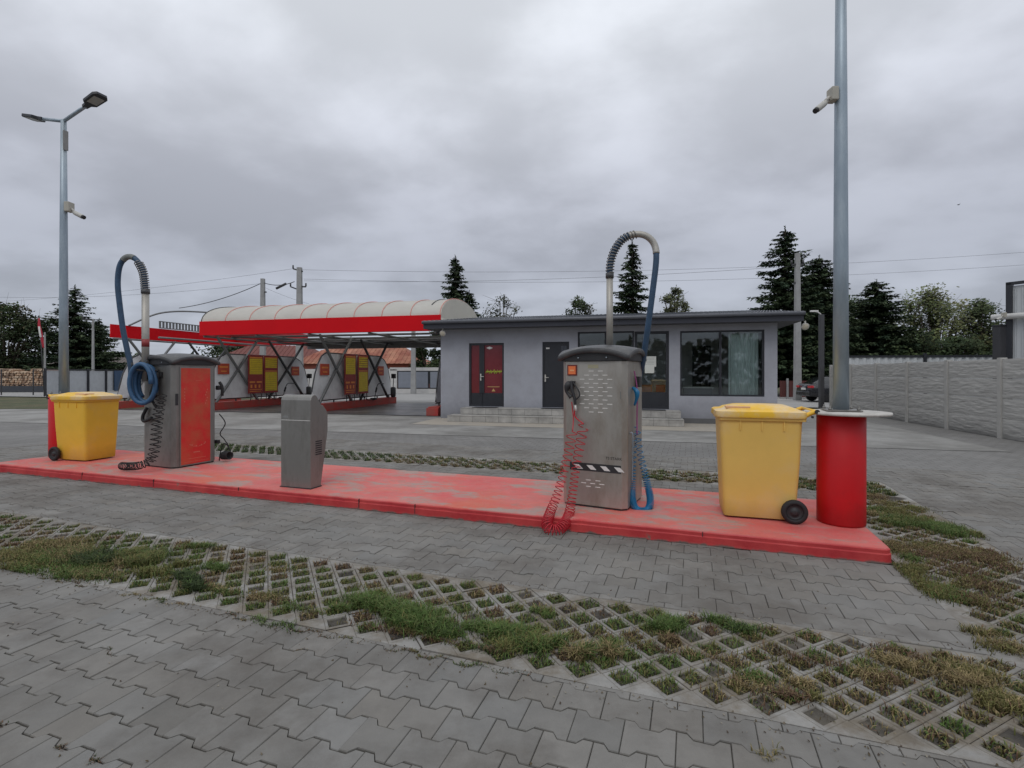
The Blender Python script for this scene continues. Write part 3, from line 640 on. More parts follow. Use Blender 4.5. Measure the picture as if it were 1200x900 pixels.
cc = [(P(164, 450, 7.82)+Vector((math.cos(a)*(.17+.02*math.sin(a*.37)), .012*a, math.sin(a)*(.31-.015*a/6)))) for a in [k*2*PI/28 for k in range(int(28*2.7))]]
b = MB(); b.tube([loc(vl, VL, q) for q in cc], .033, 12); b.build('looped_blue_hose', M_hose, vl)
hk = loc(vl, VL, P(164, 434, 7.86)); b = MB(); b.tube(spline([Vector((hk.x-.13, hk.y-.03, hk.z+.05)), Vector((hk.x, hk.y, hk.z)), Vector((hk.x+.14, -.38, hk.z))], 6), .014, 8); b.tube([Vector((hk.x-.13, hk.y-.03, hk.z+.05)), Vector((hk.x-.14, hk.y-.03, hk.z+.12))], .014, 8); b.build('hose_hook', M_black, vl)
b = MB(); X = -.02
b.tube(spline([(.05, F-.04, 1.48), (.07, F-.06, 1.38), (.05, F-.06, 1.25), (.03, F-.05, 1.1)], 6), [.04, .045, .05, .05, .05, .045, .04, .045, .05, .055, .05, .045, .04, .035, .03, .03, .03, .03, .02], 10)
b.tube(spline([(-.02, F-.05, 1.28), (-.05, F-.07, 1.15), (.0, F-.06, 1.02), (.06, F-.05, .95)], 6), .02, 8)
b.tube(spline([(-.20, F-.03, .93), (-.27, F-.05, .8), (-.24, F-.05, .72), (-.05, F-.05, .78)], 6), .024, 8)
b.box(-.1, .14, F-.03, F, 1.42, 1.5, .005)
b.build('air_gun', M_blackrub, vl)
bcn = [loc(vl, VL, P(u, v, Y)) for u, v, Y in ((188, 462, 7.78), (184, 485, 7.76), (182, 505, 7.74), (180, 525, 7.72), (175, 540, 7.66), (163, 545.5, 7.6), (150, 546.5, 7.7), (143, 546, 7.8))]
coil(bcn, lambda f: .055, lambda f: .075 if f < .6 else .045, .0065, 6, 12).build('black_coiled_hose', M_blackrub, vl)
bcn = [q+Vector((.05, .01, 0)) for q in bcn[:5]]
coil(bcn, lambda f: .05, .07, .006, 6, 12, 2).build('black_coiled_hose', M_blackrub, vl)
# gear on the far flank
b = MB(); b.box(.30, .385, .37, .42, .3, .36, .01); b.build('side_bracket', M_blackrub, vl); b = MB(); b.box(.33, .40, .37, .43, 1.2, 1.27, .01); b.tube(spline([(.36, .42, 1.33), (.40, .44, 1.25), (.40, .44, 1.1)], 5), .025, 8)
b.build('side_bracket', M_blackrub, vl)
wl = [loc(vl, VL, P(u, v, 8.65)) for u, v in ((257, 485), (264, 496), (258, 508), (263, 515), (268, 525), (259, 532), (266, 538), (270, 528), (262, 520), (257, 540), (264, 541))]
b = MB(); b.tube(spline(wl, 8), .009, 7); b.build('side_cable', M_blackrub, vl)
b = MB(); q = loc(vl, VL, P(265, 534, 8.6)); coil([q+Vector((-.08, 0, 0)), q+Vector((.09, 0, .01))], .06, .03, .01, 7).build('cable_bundle', M_blackrub, vl)

# ------------------------------------------------------------------ payment pillar
pc = inv(TI, G(364, 573.5, .13)); pcw = fr(TI, pc.x, pc.y, .13)
pp = thing('payment_pillar', 'plain stainless steel payment pillar with sloping screen side', 'payment pillar', pcw, -TI)
prof = [(0, .0), (0, 1.13), (.012, 1.165), (.035, 1.19), (.07, 1.2), (.105, 1.19), (.125, 1.165), (.20, 1.06), (.235, 1.055), (.305, .98), (.325, .93), (.325, .72), (.19, .0)]
b = MB(); b.prism(prof, -.475, 0, 'x'); b.build('housing', M_steel2, pp, .006)
b = MB(); b.box(-.47, -.005, -.002, .004, .868, .874); b.build('panel_seam', M_slot, pp)
b = MB(); b.box(-.44, -.36, -.002, .004, .90, .925); b.build('maker_plate', mat('plate_grey', (.3, .3, .29), .5, .5), pp)
b = MB()
for k in range(7): b.box(-.001, .003, .09, .21, .42+k*.028, .436+k*.028)
b.build('vent_grille', M_black, pp)
b = MB(); b.box(-.46, -.015, .135, .19, 1.07, 1.13); b.build('screen', M_black, pp)
b = MB(); b.box(-.485, .01, -.01, .2, 0, .012); b.build('base_plate', M_black, pp)

# ------------------------------------------------------------------ wheelie bins
def wheelie(label, loc_, th, mirror, L_=.70, W_=.48):
    r = thing('wheelie_bin', label, 'wheelie bin', loc_, -th, 'yellow wheelie bins on the island')
    s = -1 if mirror else 1                  # wheels at +x * s
    def ringv(x0, x1, w, z, rr=.05):
        pts = []
        for cx, cy, a0 in ((x1-rr, -w+rr, -PI/2), (x1-rr, w-rr, 0), (x0+rr, w-rr, PI/2), (x0+rr, -w+rr, PI)):
            for k in range(5): a = a0+PI/2*k/4; pts.append(((cx+rr*math.cos(a))*s, cy+rr*math.sin(a), z))
        return pts
    levels = [(-.35, .31, .25, .02, .045), (-.355, .315, .255, .05, .05), (-.375, .35, .28, .60, .05), (-.39, .365, .29, .97, .05), (-.392, .37, .292, 1.0, .05), (-.41, .40, .31, 1.0, .05), (-.41, .40, .31, 1.045, .05)]
    b = MB(); vs = []; n = 20
    for lv in levels: vs += ringv(*lv)
    fs = [(k*n+j, k*n+(j+1) % n, (k+1)*n+(j+1) % n, (k+1)*n+j) for k in range(len(levels)-1) for j in range(n)]+[tuple(range(n))[::-1], tuple(range((len(levels)-1)*n, len(levels)*n))]
    b.add(vs, fs, True); 
    for x in (-.2, .0, .2): b.box(x-.006, x+.006, -.300, -.285, .9, 1.0, .002)
    body = b.build('bin_body', M_yel if mirror else mat('faded_yellow_plastic', (.80, .52, .13), .5, var=.07, scale=1.6, c2=(.76, .52, .20), c2amt=.4, c2scale=1.0, bump=.0008, bscale=90, grime=.2, spec=.4), r); body.modifiers.new('s', 'BEVEL').width = .004; body.modifiers['s'].limit_method = 'ANGLE'
    for p_ in body.data.polygons: p_.use_smooth = True
    md = body.modifiers.new('es', 'EDGE_SPLIT'); md.split_angle = R(35)
    levels = [(-.43, .40, .325, 1.03, .06), (-.435, .405, .33, 1.045, .06), (-.43, .40, .325, 1.09, .06), (-.41, .385, .305, 1.10, .06), (-.36, .35, .26, 1.105, .06), (-.33, .32, .24, 1.125, .08), (-.24, .25, .17, 1.15, .1), (-.1, .12, .11, 1.155, .08)]
    b = MB(); vs = []
    for lv in levels: vs += ringv(*lv)
    fs = [(k*n+j, k*n+(j+1) % n, (k+1)*n+(j+1) % n, (k+1)*n+j) for k in range(len(levels)-1) for j in range(n)]+[tuple(range(n))[::-1], tuple(range((len(levels)-1)*n, len(levels)*n))]
    b.add(vs, fs, True); ld = b.build('lid', M_yel2, r); md = ld.modifiers.new('es', 'EDGE_SPLIT'); md.split_angle = R(40)
    b = MB(); b.box(min(-.33*s, -.10*s), max(-.33*s, -.10*s), -.245, -.10, 1.118, 1.138, .006); b.build('lid_panel', mat('sun_faded_patch', (.70, .40, .22), .6), ld)
    b = MB()
    for y in (-.27, .27): b.tube(spline([(.36*s, y, 1.04), (.44*s, y, 1.085), (.485*s, y, 1.10)], 4), .022, 8)
    b.tube([(.485*s, -.29, 1.10), (.485*s, .29, 1.10)], .017, 10); b.build('handle', M_yel, r)
    b = MB(); b.tube([(.485*s, -.305, 1.10), (.485*s, -.29, 1.10)], .022, 12); b.tube([(.44*s, -.325, 1.05), (.44*s, -.30, 1.05)], .012, 10); b.build('hinge_cap', M_black, r)
    WR = .118; wx = .285*s
    for y in (-.31, .31):
        Mw = Matrix.Translation((wx, y, WR)) @ Matrix.Rotation(R(90), 4, 'X')
        b = MB(); b.lathe([(.071, -.004), (.078, -.026), (WR-.028, -.030), (WR-.010, -.026), (WR, -.014), (WR, .014), (WR-.010, .026), (WR-.028, .030), (.078, .026), (.071, .004)], 40, Mw); wh = b.build('wheel', M_blackrub, r)
        b = MB(); b.lathe([(.0, -.018), (.03, -.024), (.035, -.008), (.065, -.008), (.072, -.02), (.072, .02), (.065, .008), (.035, .008), (.03, .026), (0, .02)], 24, Mw); b.build('rim', M_black, wh)
    b = MB(); b.tube([(wx, -.27, WR), (wx, .27, WR)], .012, 8); b.box(min(.2*s, .31*s), max(.2*s, .31*s), -.2, .2, .06, .2, .01); b.build('axle', M_black, r)
    return r
wheelie('yellow wheelie bin with sun-bleached lid beside the right red drum', (fr(TI, .655, 5.935, .13)), R(17), False)
wl_ = wheelie('yellow wheelie bin with small dark print at the left end', Vector((-7.38, 8.88, .13)), R(16), True)
b = MB(); b.box(.352-.0, .356, -.13, -.03, .62, .635)
text('bin_print', 'EU 1100', .055, M_anth, Matrix.Translation((.353, .10, .66)) @ Matrix.Rotation(R(90), 4, 'Z') @ Matrix.Rotation(R(90), 4, 'X'), wl_, .004)

# ------------------------------------------------------------------ drums and lamp posts
M_disc = mat('grey_white_disc', (.56, .54, .50), .7, var=.12, c2=(.4, .38, .35), c2amt=.4, c2scale=5)
def drum(t, p, label, dr=.37):
    c = fr(TI, t, p, .13)
    r = thing('post_footing', label, 'post footing', c, -TI, 'red drums carrying the lamp posts')
    b = MB(); b.lathe([(.208, 0), (.21, .02), (.21, 1.06), (.205, 1.065)], 56); b.build('drum', M_red, r)
    b = MB(); b.lathe([(dr*.8, 1.066), (dr-.005, 1.072), (dr, 1.085), (dr-.005, 1.098), (.0, 1.102)], 56, Matrix.Translation((.05 if dr > .3 else 0, 0, 0))); b.build('top_disc', M_disc, r)
    return c
c1 = drum(1.40, 5.87, 'red concrete drum at the right end beneath a lamp post')
c2 = drum(-10.66, 6.03, 'red concrete drum at the left end behind the bin', .212)
def lamp_post(c, label, cam_side):
    r = thing('lamp_post', label, 'lamp post', (c.x, c.y, 1.236), -TI, 'twin-arm lamp posts on the island')
    Ht = 4.93
    b = MB(); b.lathe([(.072, .012), (.066, 1.5), (.056, 3.2), (.043, Ht)], 12, smooth=True); pole = b.build('pole', M_galv, r)
    b = MB(); b.box(-.15, .15, -.15, .15, 0, .012, .002)
    for x in (-.12, .12):
        for y in (-.12, .12): b.lathe([(.016, .012), (.016, .03), (.008, .03), (.008, .05), (0, .052)], 6, Matrix.Translation((x, y, 0)))
    b.build('base_plate', M_steel2, r)
    for s in (-1, 1):
        d = Vector((s*.95, 0, .27 if s > 0 else .22)); e = Vector((0, 0, Ht-.02)); n_ = d.normalized()
        b = MB(); b.tube([e, e+n_*.62], .03, 12); arm = b.build('arm', M_galv, r)
        hd = e+n_*.58; ax = n_; side = Vector((0, 1, 0)); up = ax.cross(side) * (-1 if s > 0 else 1)
        if up.z < 0: up = -up
        MM = Matrix(((ax.x, side.x, up.x, hd.x), (ax.y, side.y, up.y, hd.y), (ax.z, side.z, up.z, hd.z), (0, 0, 0, 1)))
        b = MB(); b.prism([(0, -.04), (.10, -.05), (.15, -.11), (.42, -.12), (.48, -.08), (.48, .08), (.42, .12), (.15, .11), (.10, .05), (0, .04)], -.024, .026, M=MM)
        hdo = b.build('lamp_head', M_anth, r, .006)
        b = MB(); b.prism([(.19, -.08), (.40, -.085), (.40, .085), (.19, .08)], -.028, -.024, M=MM); b.build('lens', mat('lamp_lens', (.35, .36, .33), .3), hdo)
    b = MB(); b.box(.045, .06, -.04, .04, Ht-.55, Ht-.2, .003); b.build('service_door', M_steel2, r)
    return r
lamp_post(c1, 'galvanised lamp post running out of the top on the right', 1); lamp_post(c2, 'galvanised lamp post with two lamp heads visible at left', -1)
def cctv(loc_, rz, label, hd, s=1.0):
    r = thing('security_camera', label, 'security camera', loc_, rz, 'security cameras on the lamp posts')
    b = MB(); b.box(0, .09*s, -.07*s, .07*s, -.09*s, .09*s, .01); b.build('junction_box', mat('cam_beige', (.42, .40, .34), .5), r)
    b = MB(); b.tube([(.09*s, 0, -.03*s), (.15*s, 0, -.09*s)], .018, 8); b.build('bracket', M_disc, r)
    b = MB(); d = Vector(hd).normalized(); a = Vector((.14*s, 0, -.10*s)); b.tube([a, a+d*.03, a+d*.19*s, a+d*.2*s], [.035*s, .042*s, .042*s, .038*s], 14); h = b.build('camera_body', mat('cam_grey', (.5, .49, .45), .4), r)
    b = MB(); b.tube([a+d*.2*s, a+d*.235*s], .037*s, 14); b.build('lens', M_black, h)
cctv((c1.x-.055, c1.y-.01, zc_ if False else P(980, 112, c1.y).z), R(180), 'small security camera on the right lamp post', (.9, .25, -.75), .72)
cctv((c2.x+.065, c2.y-.01, P(80, 243, c2.y).z), R(0), 'small security camera on the left lamp post', (.9, -.1, -.45), .95)

# ------------------------------------------------------------------ office building (frame TB, local x = t, y = p)
M_wall = mat('grey_render', (.37, .38, .42), .9, var=.05, scale=1.5, bump=.002, bscale=120, c2=(.32, .325, .355), c2amt=.55, c2scale=.7, grime=.8)
M_roof = mat('metal_tile', (.085, .092, .105), .38, .3, var=.15, scale=3)
M_tile = mat('step_tile', (.42, .405, .375), .7, var=.2, scale=3, c2=(.30, .29, .27), c2amt=.6, c2scale=2.5)
M_skirt = mat('plinth_grey', (.12, .12, .12), .8, var=.15)
M_glass = glass('window_glass', (.86, .9, .9), .56)
M_in = mat('interior_wall', (.62, .60, .57), .8, var=.1); M_floor = mat('interior_floor', (.25, .22, .19), .5)
M_cur = mat('curtain', (.80, .86, .82), .9, var=.25, scale=2, stretch=(12, 12, .2))
bl = thing('office_building', 'low grey rendered office with dark sloping metal roof behind the island', 'building', (0, 0, 0), -TB)
FP, BP, X0, X1, HT = 17.3, 22.6, tpx(TB, 516.5, 17.3), tpx(TB, 911, 17.3), 3.30
def bz(v, u=700): return zpx(TB, tpx(TB, u, FP), FP, v)
tx = lambda u: tpx(TB, u, FP)
D1 = (tx(549.5), tx(590.5), .45, bz(402, 570)); D2 = (tx(635.5), tx(667), .45, bz(400.5, 650)); GW = (tx(677), tx(743), 1.15, bz(388.5, 700)); D3 = (tx(743.5), tx(784), .45, bz(388, 765)); BW = (tx(797), tx(896), bz(464.5, 845), bz(387, 845))
ops = [D1, D2, GW, D3, BW]
b = MB(); x = X0
for a, c, z0, z1 in ops:
    b.box(x, a, FP, FP+.25, 0, HT)
    if z0 > .01: b.box(a, c, FP, FP+.25, 0, z0)
    b.box(a, c, FP, FP+.25, z1, HT); x = c
b.box(x, X1, FP, FP+.25, 0, HT)
b.box(X0, X0+.25, FP+.25, BP-.25, 0, HT); b.box(X1-.25, X1, FP+.25, BP-.25, 0, HT); b.box(X0, X1, BP-.25, BP, 0, HT+.6)
b.prism([(FP+.25, HT), (BP-.25, HT), (BP-.25, HT+.6)], X0, X0+.25, 'x'); b.prism([(FP+.25, HT), (BP-.25, HT), (BP-.25, HT+.6)], X1-.25, X1, 'x')
b.build('wall', M_wall, bl)
b = MB(); b.box(X0+.25, X1-.25, FP+.25, BP-.25, .30, .40); b.build('floor_slab', M_floor, bl)
b = MB(); b.box(X0+.25, X1-.25, FP+.25, BP-.25, HT-.35, HT-.30); b.box(tx(600), tx(600)+.1, FP+.25, BP-.25, .4, HT-.35); b.box(tx(670), tx(670)+.1, FP+.25, BP-.25, .4, HT-.35); b.box(X0+.25, X1-.25, BP-1.6, BP-1.5, .4, HT-.35); b.build('inner_wall', M_in, bl)
b = MB(); b.box(D3[1]+.25, X1+.0, FP-.012, FP, 0, .17); b.build('plinth', M_skirt, bl)
# roof: mono pitch metal tile with ribs
EP = 16.7; ze0, ze1 = 3.17, 3.40; rx0, rx1 = tpx(TB, 496, EP), tpx(TB, 942, EP)
b = MB(); n = int((rx1-rx0)/.045); vs = []; rows = [(EP-.03+(BP+.3-EP)*k/16) for k in range(17)]
slope = .125
for k, pp_ in enumerate(rows):
    for st in (0, 1):
        for i in range(n+1):
            xx = rx0+(rx1-rx0)*i/n; wv = .014*(math.cos(2*PI*xx/.18))
            vs.append((xx, pp_-(0 if st == 0 else 0)+(.001 if st else 0), ze1+.03+slope*(pp_-EP)+wv+(.018 if st else 0)))
m_ = n+1; fs = [(q*m_+i, q*m_+i+1, (q+1)*m_+i+1, (q+1)*m_+i) for q in range(2*len(rows)-1) for i in range(n)]
b.add(vs, fs, False); b.build('metal_tile_roof', M_roof, bl)
b = MB(); b.prism([(EP, ze0), (EP+.025, ze0), (EP+.025, ze1+.01), (EP, ze1+.01)], rx0, rx1, 'x'); b.build('fascia', mat('fascia_dark', (.038, .04, .052), .4), bl)
b = MB(); b.tube([(rx0-.02, EP-.06, ze1-.015), (rx1+.02, EP-.06, ze1-.015)], .055, 12); b.build('gutter', mat('gutter_grey', (.10, .105, .12), .4), bl)
b = MB(); b.box(rx0, rx1, EP+.025, FP, ze0+.01, ze0+.03); b.box(rx0, X0, FP, BP, ze0+.01, ze0+.03); b.box(X1, rx1, FP, BP, ze0+.01, ze0+.03); b.build('soffit', mat('soffit_dark', (.06, .06, .065), .7), bl)
b = MB(); b.prism([(EP+.03, ze0), (BP+.3, ze0), (BP+.3, ze1+slope*(BP+.3-EP)-.01), (EP+.03, ze1-.01)], rx0+.004, rx0+.03, 'x'); b.prism([(EP+.03, ze0), (BP+.3, ze0), (BP+.3, ze1+slope*(BP+.3-EP)-.01), (EP+.03, ze1-.01)], rx1-.03, rx1-.004, 'x'); b.build('barge_board', MC['fascia_dark'], bl)
def framed(name, a, c, z0, z1, fw=.07, depth=.09, y=FP+.05, parent=bl, splits=(), label=None):
    b = MB(); b.box(a, c, y, y+depth, z1-fw, z1); b.box(a, c, y, y+depth, z0, z0+fw); b.box(a, a+fw, y, y+depth, z0+fw, z1-fw); b.box(c-fw, c, y, y+depth, z0+fw, z1-fw)
    for s in splits: b.box(s-fw*.6, s+fw*.6, y, y+depth, z0+fw, z1-fw)
    o = b.build(name, M_anth, parent)
    if label: o['label'] = label
    return o
def handle(parent, x, z, y=FP+.03, d=1):
    b = MB(); b.box(x-.022, x+.022, y-.012, y, z-.12, z+.12, .004); b.tube([(x, y-.012, z+.02), (x, y-.06, z+.02), (x+.13*d, y-.06, z+.02)], .012, 8); return b.build('handle', M_disc, parent)
# door 1: red film panes
a, c, z0, z1 = D1; mid = a+(c-a)*.36
fm = framed('door', a, c, z0, z1, .07, label='dark double door with red film on its glass')
M_film = mat('red_film', (.17, .028, .035), .18, var=.2, scale=1.5, spec=.6)
b = MB(); b.box(a+.07, c-.07, FP+.07, FP+.12, z0+.07, z0+.47); b.box(mid-.09, mid+.09, FP+.045, FP+.125, z0+.47, z1-.07); b.box(mid-.012, mid+.012, FP+.038, FP+.045, z0+.03, z1-.04); b.build('door_leaf', M_anth, fm)
b = MB(); b.box(a+.07, mid-.09, FP+.085, FP+.10, z0+.47, z1-.07); b.box(mid+.09, c-.07, FP+.085, FP+.10, z0+.47, z1-.07); pn = b.build('pane', M_film, fm)
M_lime = mat('lime_print', (.45, .50, .06), .5)
dc = (mid+.09+c-.07)/2; W2 = (c-.07-mid-.09)
b = MB(); random.seed(4)
for k in range(9): xx = dc-W2*.38+W2*.76*k/8; b.tube([(xx-.03, FP+.083, z0+1.17+.03*math.sin(k*2)), (xx+.03, FP+.083, z0+1.27+.03*math.cos(k*3)), (xx+.055, FP+.083, z0+1.22)], .016, 6)
b.box(dc-W2*.42, dc+W2*.45, FP+.079, FP+.084, z0+1.205, z0+1.235); b.build('lime_emblem', M_lime, pn)
b = MB(); b.box(dc-W2*.33, dc+W2*.33, FP+.079, FP+.084, z0+.68, z0+.70); b.prism([(dc-.07, z0+.53), (dc+.07, z0+.53), (dc, z0+.63)], FP+.079, FP+.084, 'y'); b.build('small_print', mat('dull_gold', (.5, .32, .12), .5), pn)
b = MB(); b.prism([(dc-.26, z1-.17), (dc-.15, z1-.12), (dc-.02, z1-.17), (dc-.15, z1-.22)], FP+.079, FP+.084, 'y'); b.build('white_sticker', M_white, pn)
handle(fm, mid-.03, z0+1.03)
# door 2: solid
a, c, z0, z1 = D2; fm = framed('door', a, c, z0, z1, .06, label='plain solid dark door')
b = MB(); b.box(a+.06, c-.06, FP+.07, FP+.12, z0+.06, z1-.06); lf = b.build('door_leaf', M_anth, fm)
b = MB(); b.box(a+.12, a+.24, FP+.066, FP+.07, z1-.24, z1-.19, .001); b.build('door_plate', M_white, lf)
b = MB(); b.box(c-.28, c-.10, FP+.066, FP+.07, z1-.32, z1-.14); b.build('notice', mat('dark_notice', (.06, .065, .08), .3), lf)
handle(fm, a+.10, z0+1.0)
# glazed strip and glass door
a, c, z0, z1 = GW; fm = framed('window', a, c, z0, z1, .055, splits=((a+c)/2,))
b = MB(); b.box(a+.055, c-.055, FP+.09, FP+.10, z0+.055, z1-.055); b.build('pane', M_glass, fm)
a, c, z0, z1 = D3; fm = framed('door', a, c, z0, z1, .09, label='dark framed glass door with paper notices')
b = MB(); b.box(a+.09, c-.09, FP+.07, FP+.12, z0+.09, z0+.55); b.build('door_leaf', M_anth, fm)
b = MB(); b.box(a+.09, c-.09, FP+.09, FP+.10, z0+.55, z1-.09); pn = b.build('pane', M_glass, fm)
b = MB(); xx = a+.27; b.box(xx, xx+.42, FP+.082, FP+.088, z0+1.38, z0+1.72); b.box(xx+.06, xx+.36, FP+.079, FP+.085, z0+1.17, z0+1.42); nn = b.build('paper_notice', mat('paper', (.62, .63, .58), .8), pn)
b = MB()
for k in range(5): b.box(xx+.05, xx+.36, FP+.0795, FP+.0815, z0+1.46+k*.05, z0+1.468+k*.05)
b.build('notice_lines', mat('grey_ink', (.3, .3, .3), .8), nn)
handle(fm, a+.06, z0+1.02)
# big window
a, c, z0, z1 = BW; sx_ = tx(844.5); fm = framed('window', a, c, z0, z1, .055, splits=(sx_,), label='wide two-pane window with curtain behind')
b = MB(); b.box(a+.055, sx_-.03, FP+.09, FP+.10, z0+.055, z1-.055); b.build('pane', M_glass, fm)
b = MB(); b.box(sx_+.03, c-.055, FP+.09, FP+.10, z0+.055, z1-.055); b.build('pane', M_glass, fm)
# interior furnishings, each a thing
def inside(name, label, cat, build):
    r = thing(name, label, cat, (0, 0, 0), -TB); build(r); return r
def f_cur(r):
    b = MB(); n = 60; xs = [sx_+.30+(c-.1-sx_-.30)*i/n for i in range(n+1)]
    def yy(i): return FP+.42+.05*math.sin(i*.9)+.02*math.sin(i*2.3)
    b.add([(xs[i], yy(i), z) for z in (.45, 2.9) for i in range(n+1)], [(i, i+1, n+2+i, n+1+i) for i in range(n)], True); b.build('fabric', M_cur, r)
    b = MB(); b.tube([(sx_+.3, FP+.42, 2.93), (c-.1, FP+.42, 2.93)], .015, 8); b.build('rail', M_disc, r)
inside('curtain', 'grey green curtain hanging behind the right pane of the wide window', 'curtain', f_cur)
def f_desk(r):
    b = MB(); b.box(a+.15, sx_-.1, FP+.7, FP+1.3, 1.12, 1.16, .005); b.build('counter_top', M_white, r)
    b = MB(); b.box(a+.2, sx_-.15, FP+.75, FP+.79, .4, 1.118); b.box(a+.2, a+.24, FP+.79, FP+1.28, .4, 1.118); b.box(sx_-.19, sx_-.15, FP+.79, FP+1.28, .4, 1.118); b.build('counter_front', mat('grey_board', (.2, .2, .21), .5), r)
inside('counter', 'pale topped reception counter behind the wide window', 'counter', f_desk)
def f_door_in(r):
    b = MB(); b.box(a+.75, a+.82, BP-1.68, BP-1.6, .4, 2.6); b.box(a+1.35, a+1.42, BP-1.68, BP-1.6, .4, 2.6); b.box(a+.75, a+1.42, BP-1.68, BP-1.6, 2.6, 2.68); b.build('frame', M_black, r)
    b = MB(); b.box(a+.82, a+1.35, BP-1.65, BP-1.6, .4, 2.6); b.build('leaf', mat('dark_wood', (.05, .04, .035), .5), r)
inside('inner_door', 'dark inner door seen through the wide window', 'door', f_door_in)
def f_pl(r):
    b = MB(); b.lathe([(.10, 1.16), (.13, 1.34), (.0, 1.34)], 16, Matrix.Translation((a+1.75, FP+1.0, 0))); b.build('pot', mat('beige_pot', (.5, .45, .38), .6), r)
    b = MB(); pr2 = random.Random(3)
    for k in range(60):
        an = pr2.uniform(0, 2*PI); q = Vector((a+1.75, FP+1.0, 1.34)); d = Vector((math.cos(an)*.13, math.sin(an)*.13, pr2.uniform(.15, .42))); s_ = Vector((-math.sin(an), math.cos(an), 0))*.025
        b.add([q, q+d*.6+s_, q+d, q+d*.6-s_], [(0, 1, 2, 3)])
    b.build('leaves', mat('potted_leaf', (.10, .09, .05), .6), r)
inside('potted_plant', 'dried plant in a beige pot on the reception counter', 'plant', f_pl)
def f_chair(x, lab):
    def f(r):
        b = MB(); b.box(x-.22, x+.22, FP+1.5, FP+1.9, .84, .90, .01); b.build('seat', M_in, r)
        b = MB(); b.box(x-.22, x+.22, FP+1.88, FP+1.93, .9, 1.45, .015); b.build('backrest', M_in, r)
        for dx_ in (-.19, .19):
            for dy_ in (1.53, 1.87): b = MB(); b.bar((x+dx_, FP+dy_, .4), (x+dx_, FP+dy_, .84), .03); b.build('leg', M_black, r)
    inside('waiting_chair', lab, 'chair', f)
f_chair(sx_+.6, 'pale chair standing behind the right pane of the wide window')
for k, (xx, cc_, lab) in enumerate(((D3[0]+.38, (.60, .20, .05), 'orange plastic box on the floor behind the glass door'), (D3[0]+.85, (.42, .03, .03), 'red plastic box behind the glass door'))):
    def f_bx(r, xx=xx, cc_=cc_, k=k):
        b = MB(); b.box(xx-.2+.05*k, xx+.2-.05*k, FP+.5, FP+.8, .9, 1.2, .03); b.build('tub', mat('box_%s' % ('orange', 'red')[k], cc_, .5), r)
        b = MB(); b.box(xx-.21+.05*k, xx+.21-.05*k, FP+.49, FP+.81, 1.2, 1.23, .01); b.build('lid', mat('box_%s' % ('orange', 'red')[k], cc_, .5), r)
        b = MB(); b.box(xx-.25, xx+.22, FP+.45, FP+.85, .4, .898); b.build('stand', M_in, r)
    inside('storage_box', lab, 'box', f_bx)
# steps
st = thing('entrance_steps', 'two pale tiled steps running along the office doors', 'steps', (0, 0, 0), -TB)
s0, s1 = tpx(TB, 524, 16.1), tpx(TB, 802, 16.1)
def tiles(mb, x0, x1, y0, y1, z0, z1):       # body plus slightly proud tiles on riser and tread
    mb.box(x0+.006, x1-.006, y0+.008, y1, z0, z1-.008, mi=1); n = max(1, round((x1-x0)/.45)); r = random.Random(9)
    for k in range(n):
        a, b_ = x0+(x1-x0)*k/n+.005, x0+(x1-x0)*(k+1)/n-.005; mb.box(a, b_, y0, y0+.008, z0+.004, z1-.012, .002); mb.box(a, b_, y0-.012, y1-.002, z1-.012, z1+r.uniform(0, .001), .002)
b = MB(); tiles(b, s0, s1, 16.1, 16.72, .012, .215); b.build('lower_step', [M_tile, M_skirt], st)
b = MB(); tiles(b, s0+.28, s1-.05, 16.62, 17.288, .225, .43); b.build('upper_step', [M_tile, M_skirt], st)
for k, (xx, lab) in enumerate(((D1[0]*.45+D1[1]*.55, 'dark doormat in front of the red film door'), (sum(D2[:2])/2, 'dark doormat in front of the plain solid door'), (sum(D3[:2])/2, 'dark doormat in front of the glass door'))):
    b = MB(); b.box(xx-.42, xx+.42, 16.78, 17.2, .432, .445, .004); o = b.build('doormat', M_black); o.rotation_euler = (0, 0, -TB); tag(o, lab, 'doormat', 'doormats on the office steps')
def flood(x, y, z, lab):
    r = thing('flood_light', lab, 'flood light', fr(TB, x, y, z), -TB, 'flood lights under the eave')
    b = MB(); b.box(-.02, .02, -.03, .03, .05, .16, .003); b.build('bracket', M_disc, r)
    Mx = Matrix.Rotation(R(115), 4, 'X'); b = MB(); b.lathe([(.03, -.05), (.09, -.03), (.11, .03), (.10, .04), (0, .04)], 20, Mx); h = b.build('housing', M_disc, r)
    b = MB(); b.lathe([(.085, .041), (.08, .046), (0, .047)], 20, Mx); b.build('lens', mat('warm_lens', (.55, .5, .4), .4), h)
flood(tpx(TB, 519, 16.85), 16.85, 3.02, 'round flood light under the left end of the eave'); flood(tpx(TB, 942, 16.9)+.03, 16.9, 3.02, 'round flood light under the right end of the eave')

# ------------------------------------------------------------------ car wash canopy
M_arch = mat('steel_arch', (.20, .205, .205), .5, .5, var=.15, scale=4)
M_dark = mat('dark_steel', (.07, .07, .072), .5, .4, var=.15)
M_vault = translucent('cream_polycarbonate', (.82, .80, .73), .45)
M_panel = mat('bay_panel', (.80, .81, .82), .5, var=.08, scale=1.0, c2=(.66, .66, .67), c2amt=.5, c2scale=.9)
M_curb = mat('red_curb', (.46, .05, .04), .7, var=.15, scale=3, c2=(.30, .07, .055), c2amt=.6, c2scale=3)
cn = thing('wash_canopy', 'red edged car wash canopy with cream barrel roof', 'canopy', (0, 0, 0), -TB)
CT0, CT1, CTB, CP0, CP1 = -18.15, -7.15, -23.0, 18.2, 25.7
zt_, zb_ = 3.84, 3.24
b = MB(); b.box(CT0, CT1, CP0, CP0+.05, zb_, zt_, .006); b.build('fascia', M_redm, cn)
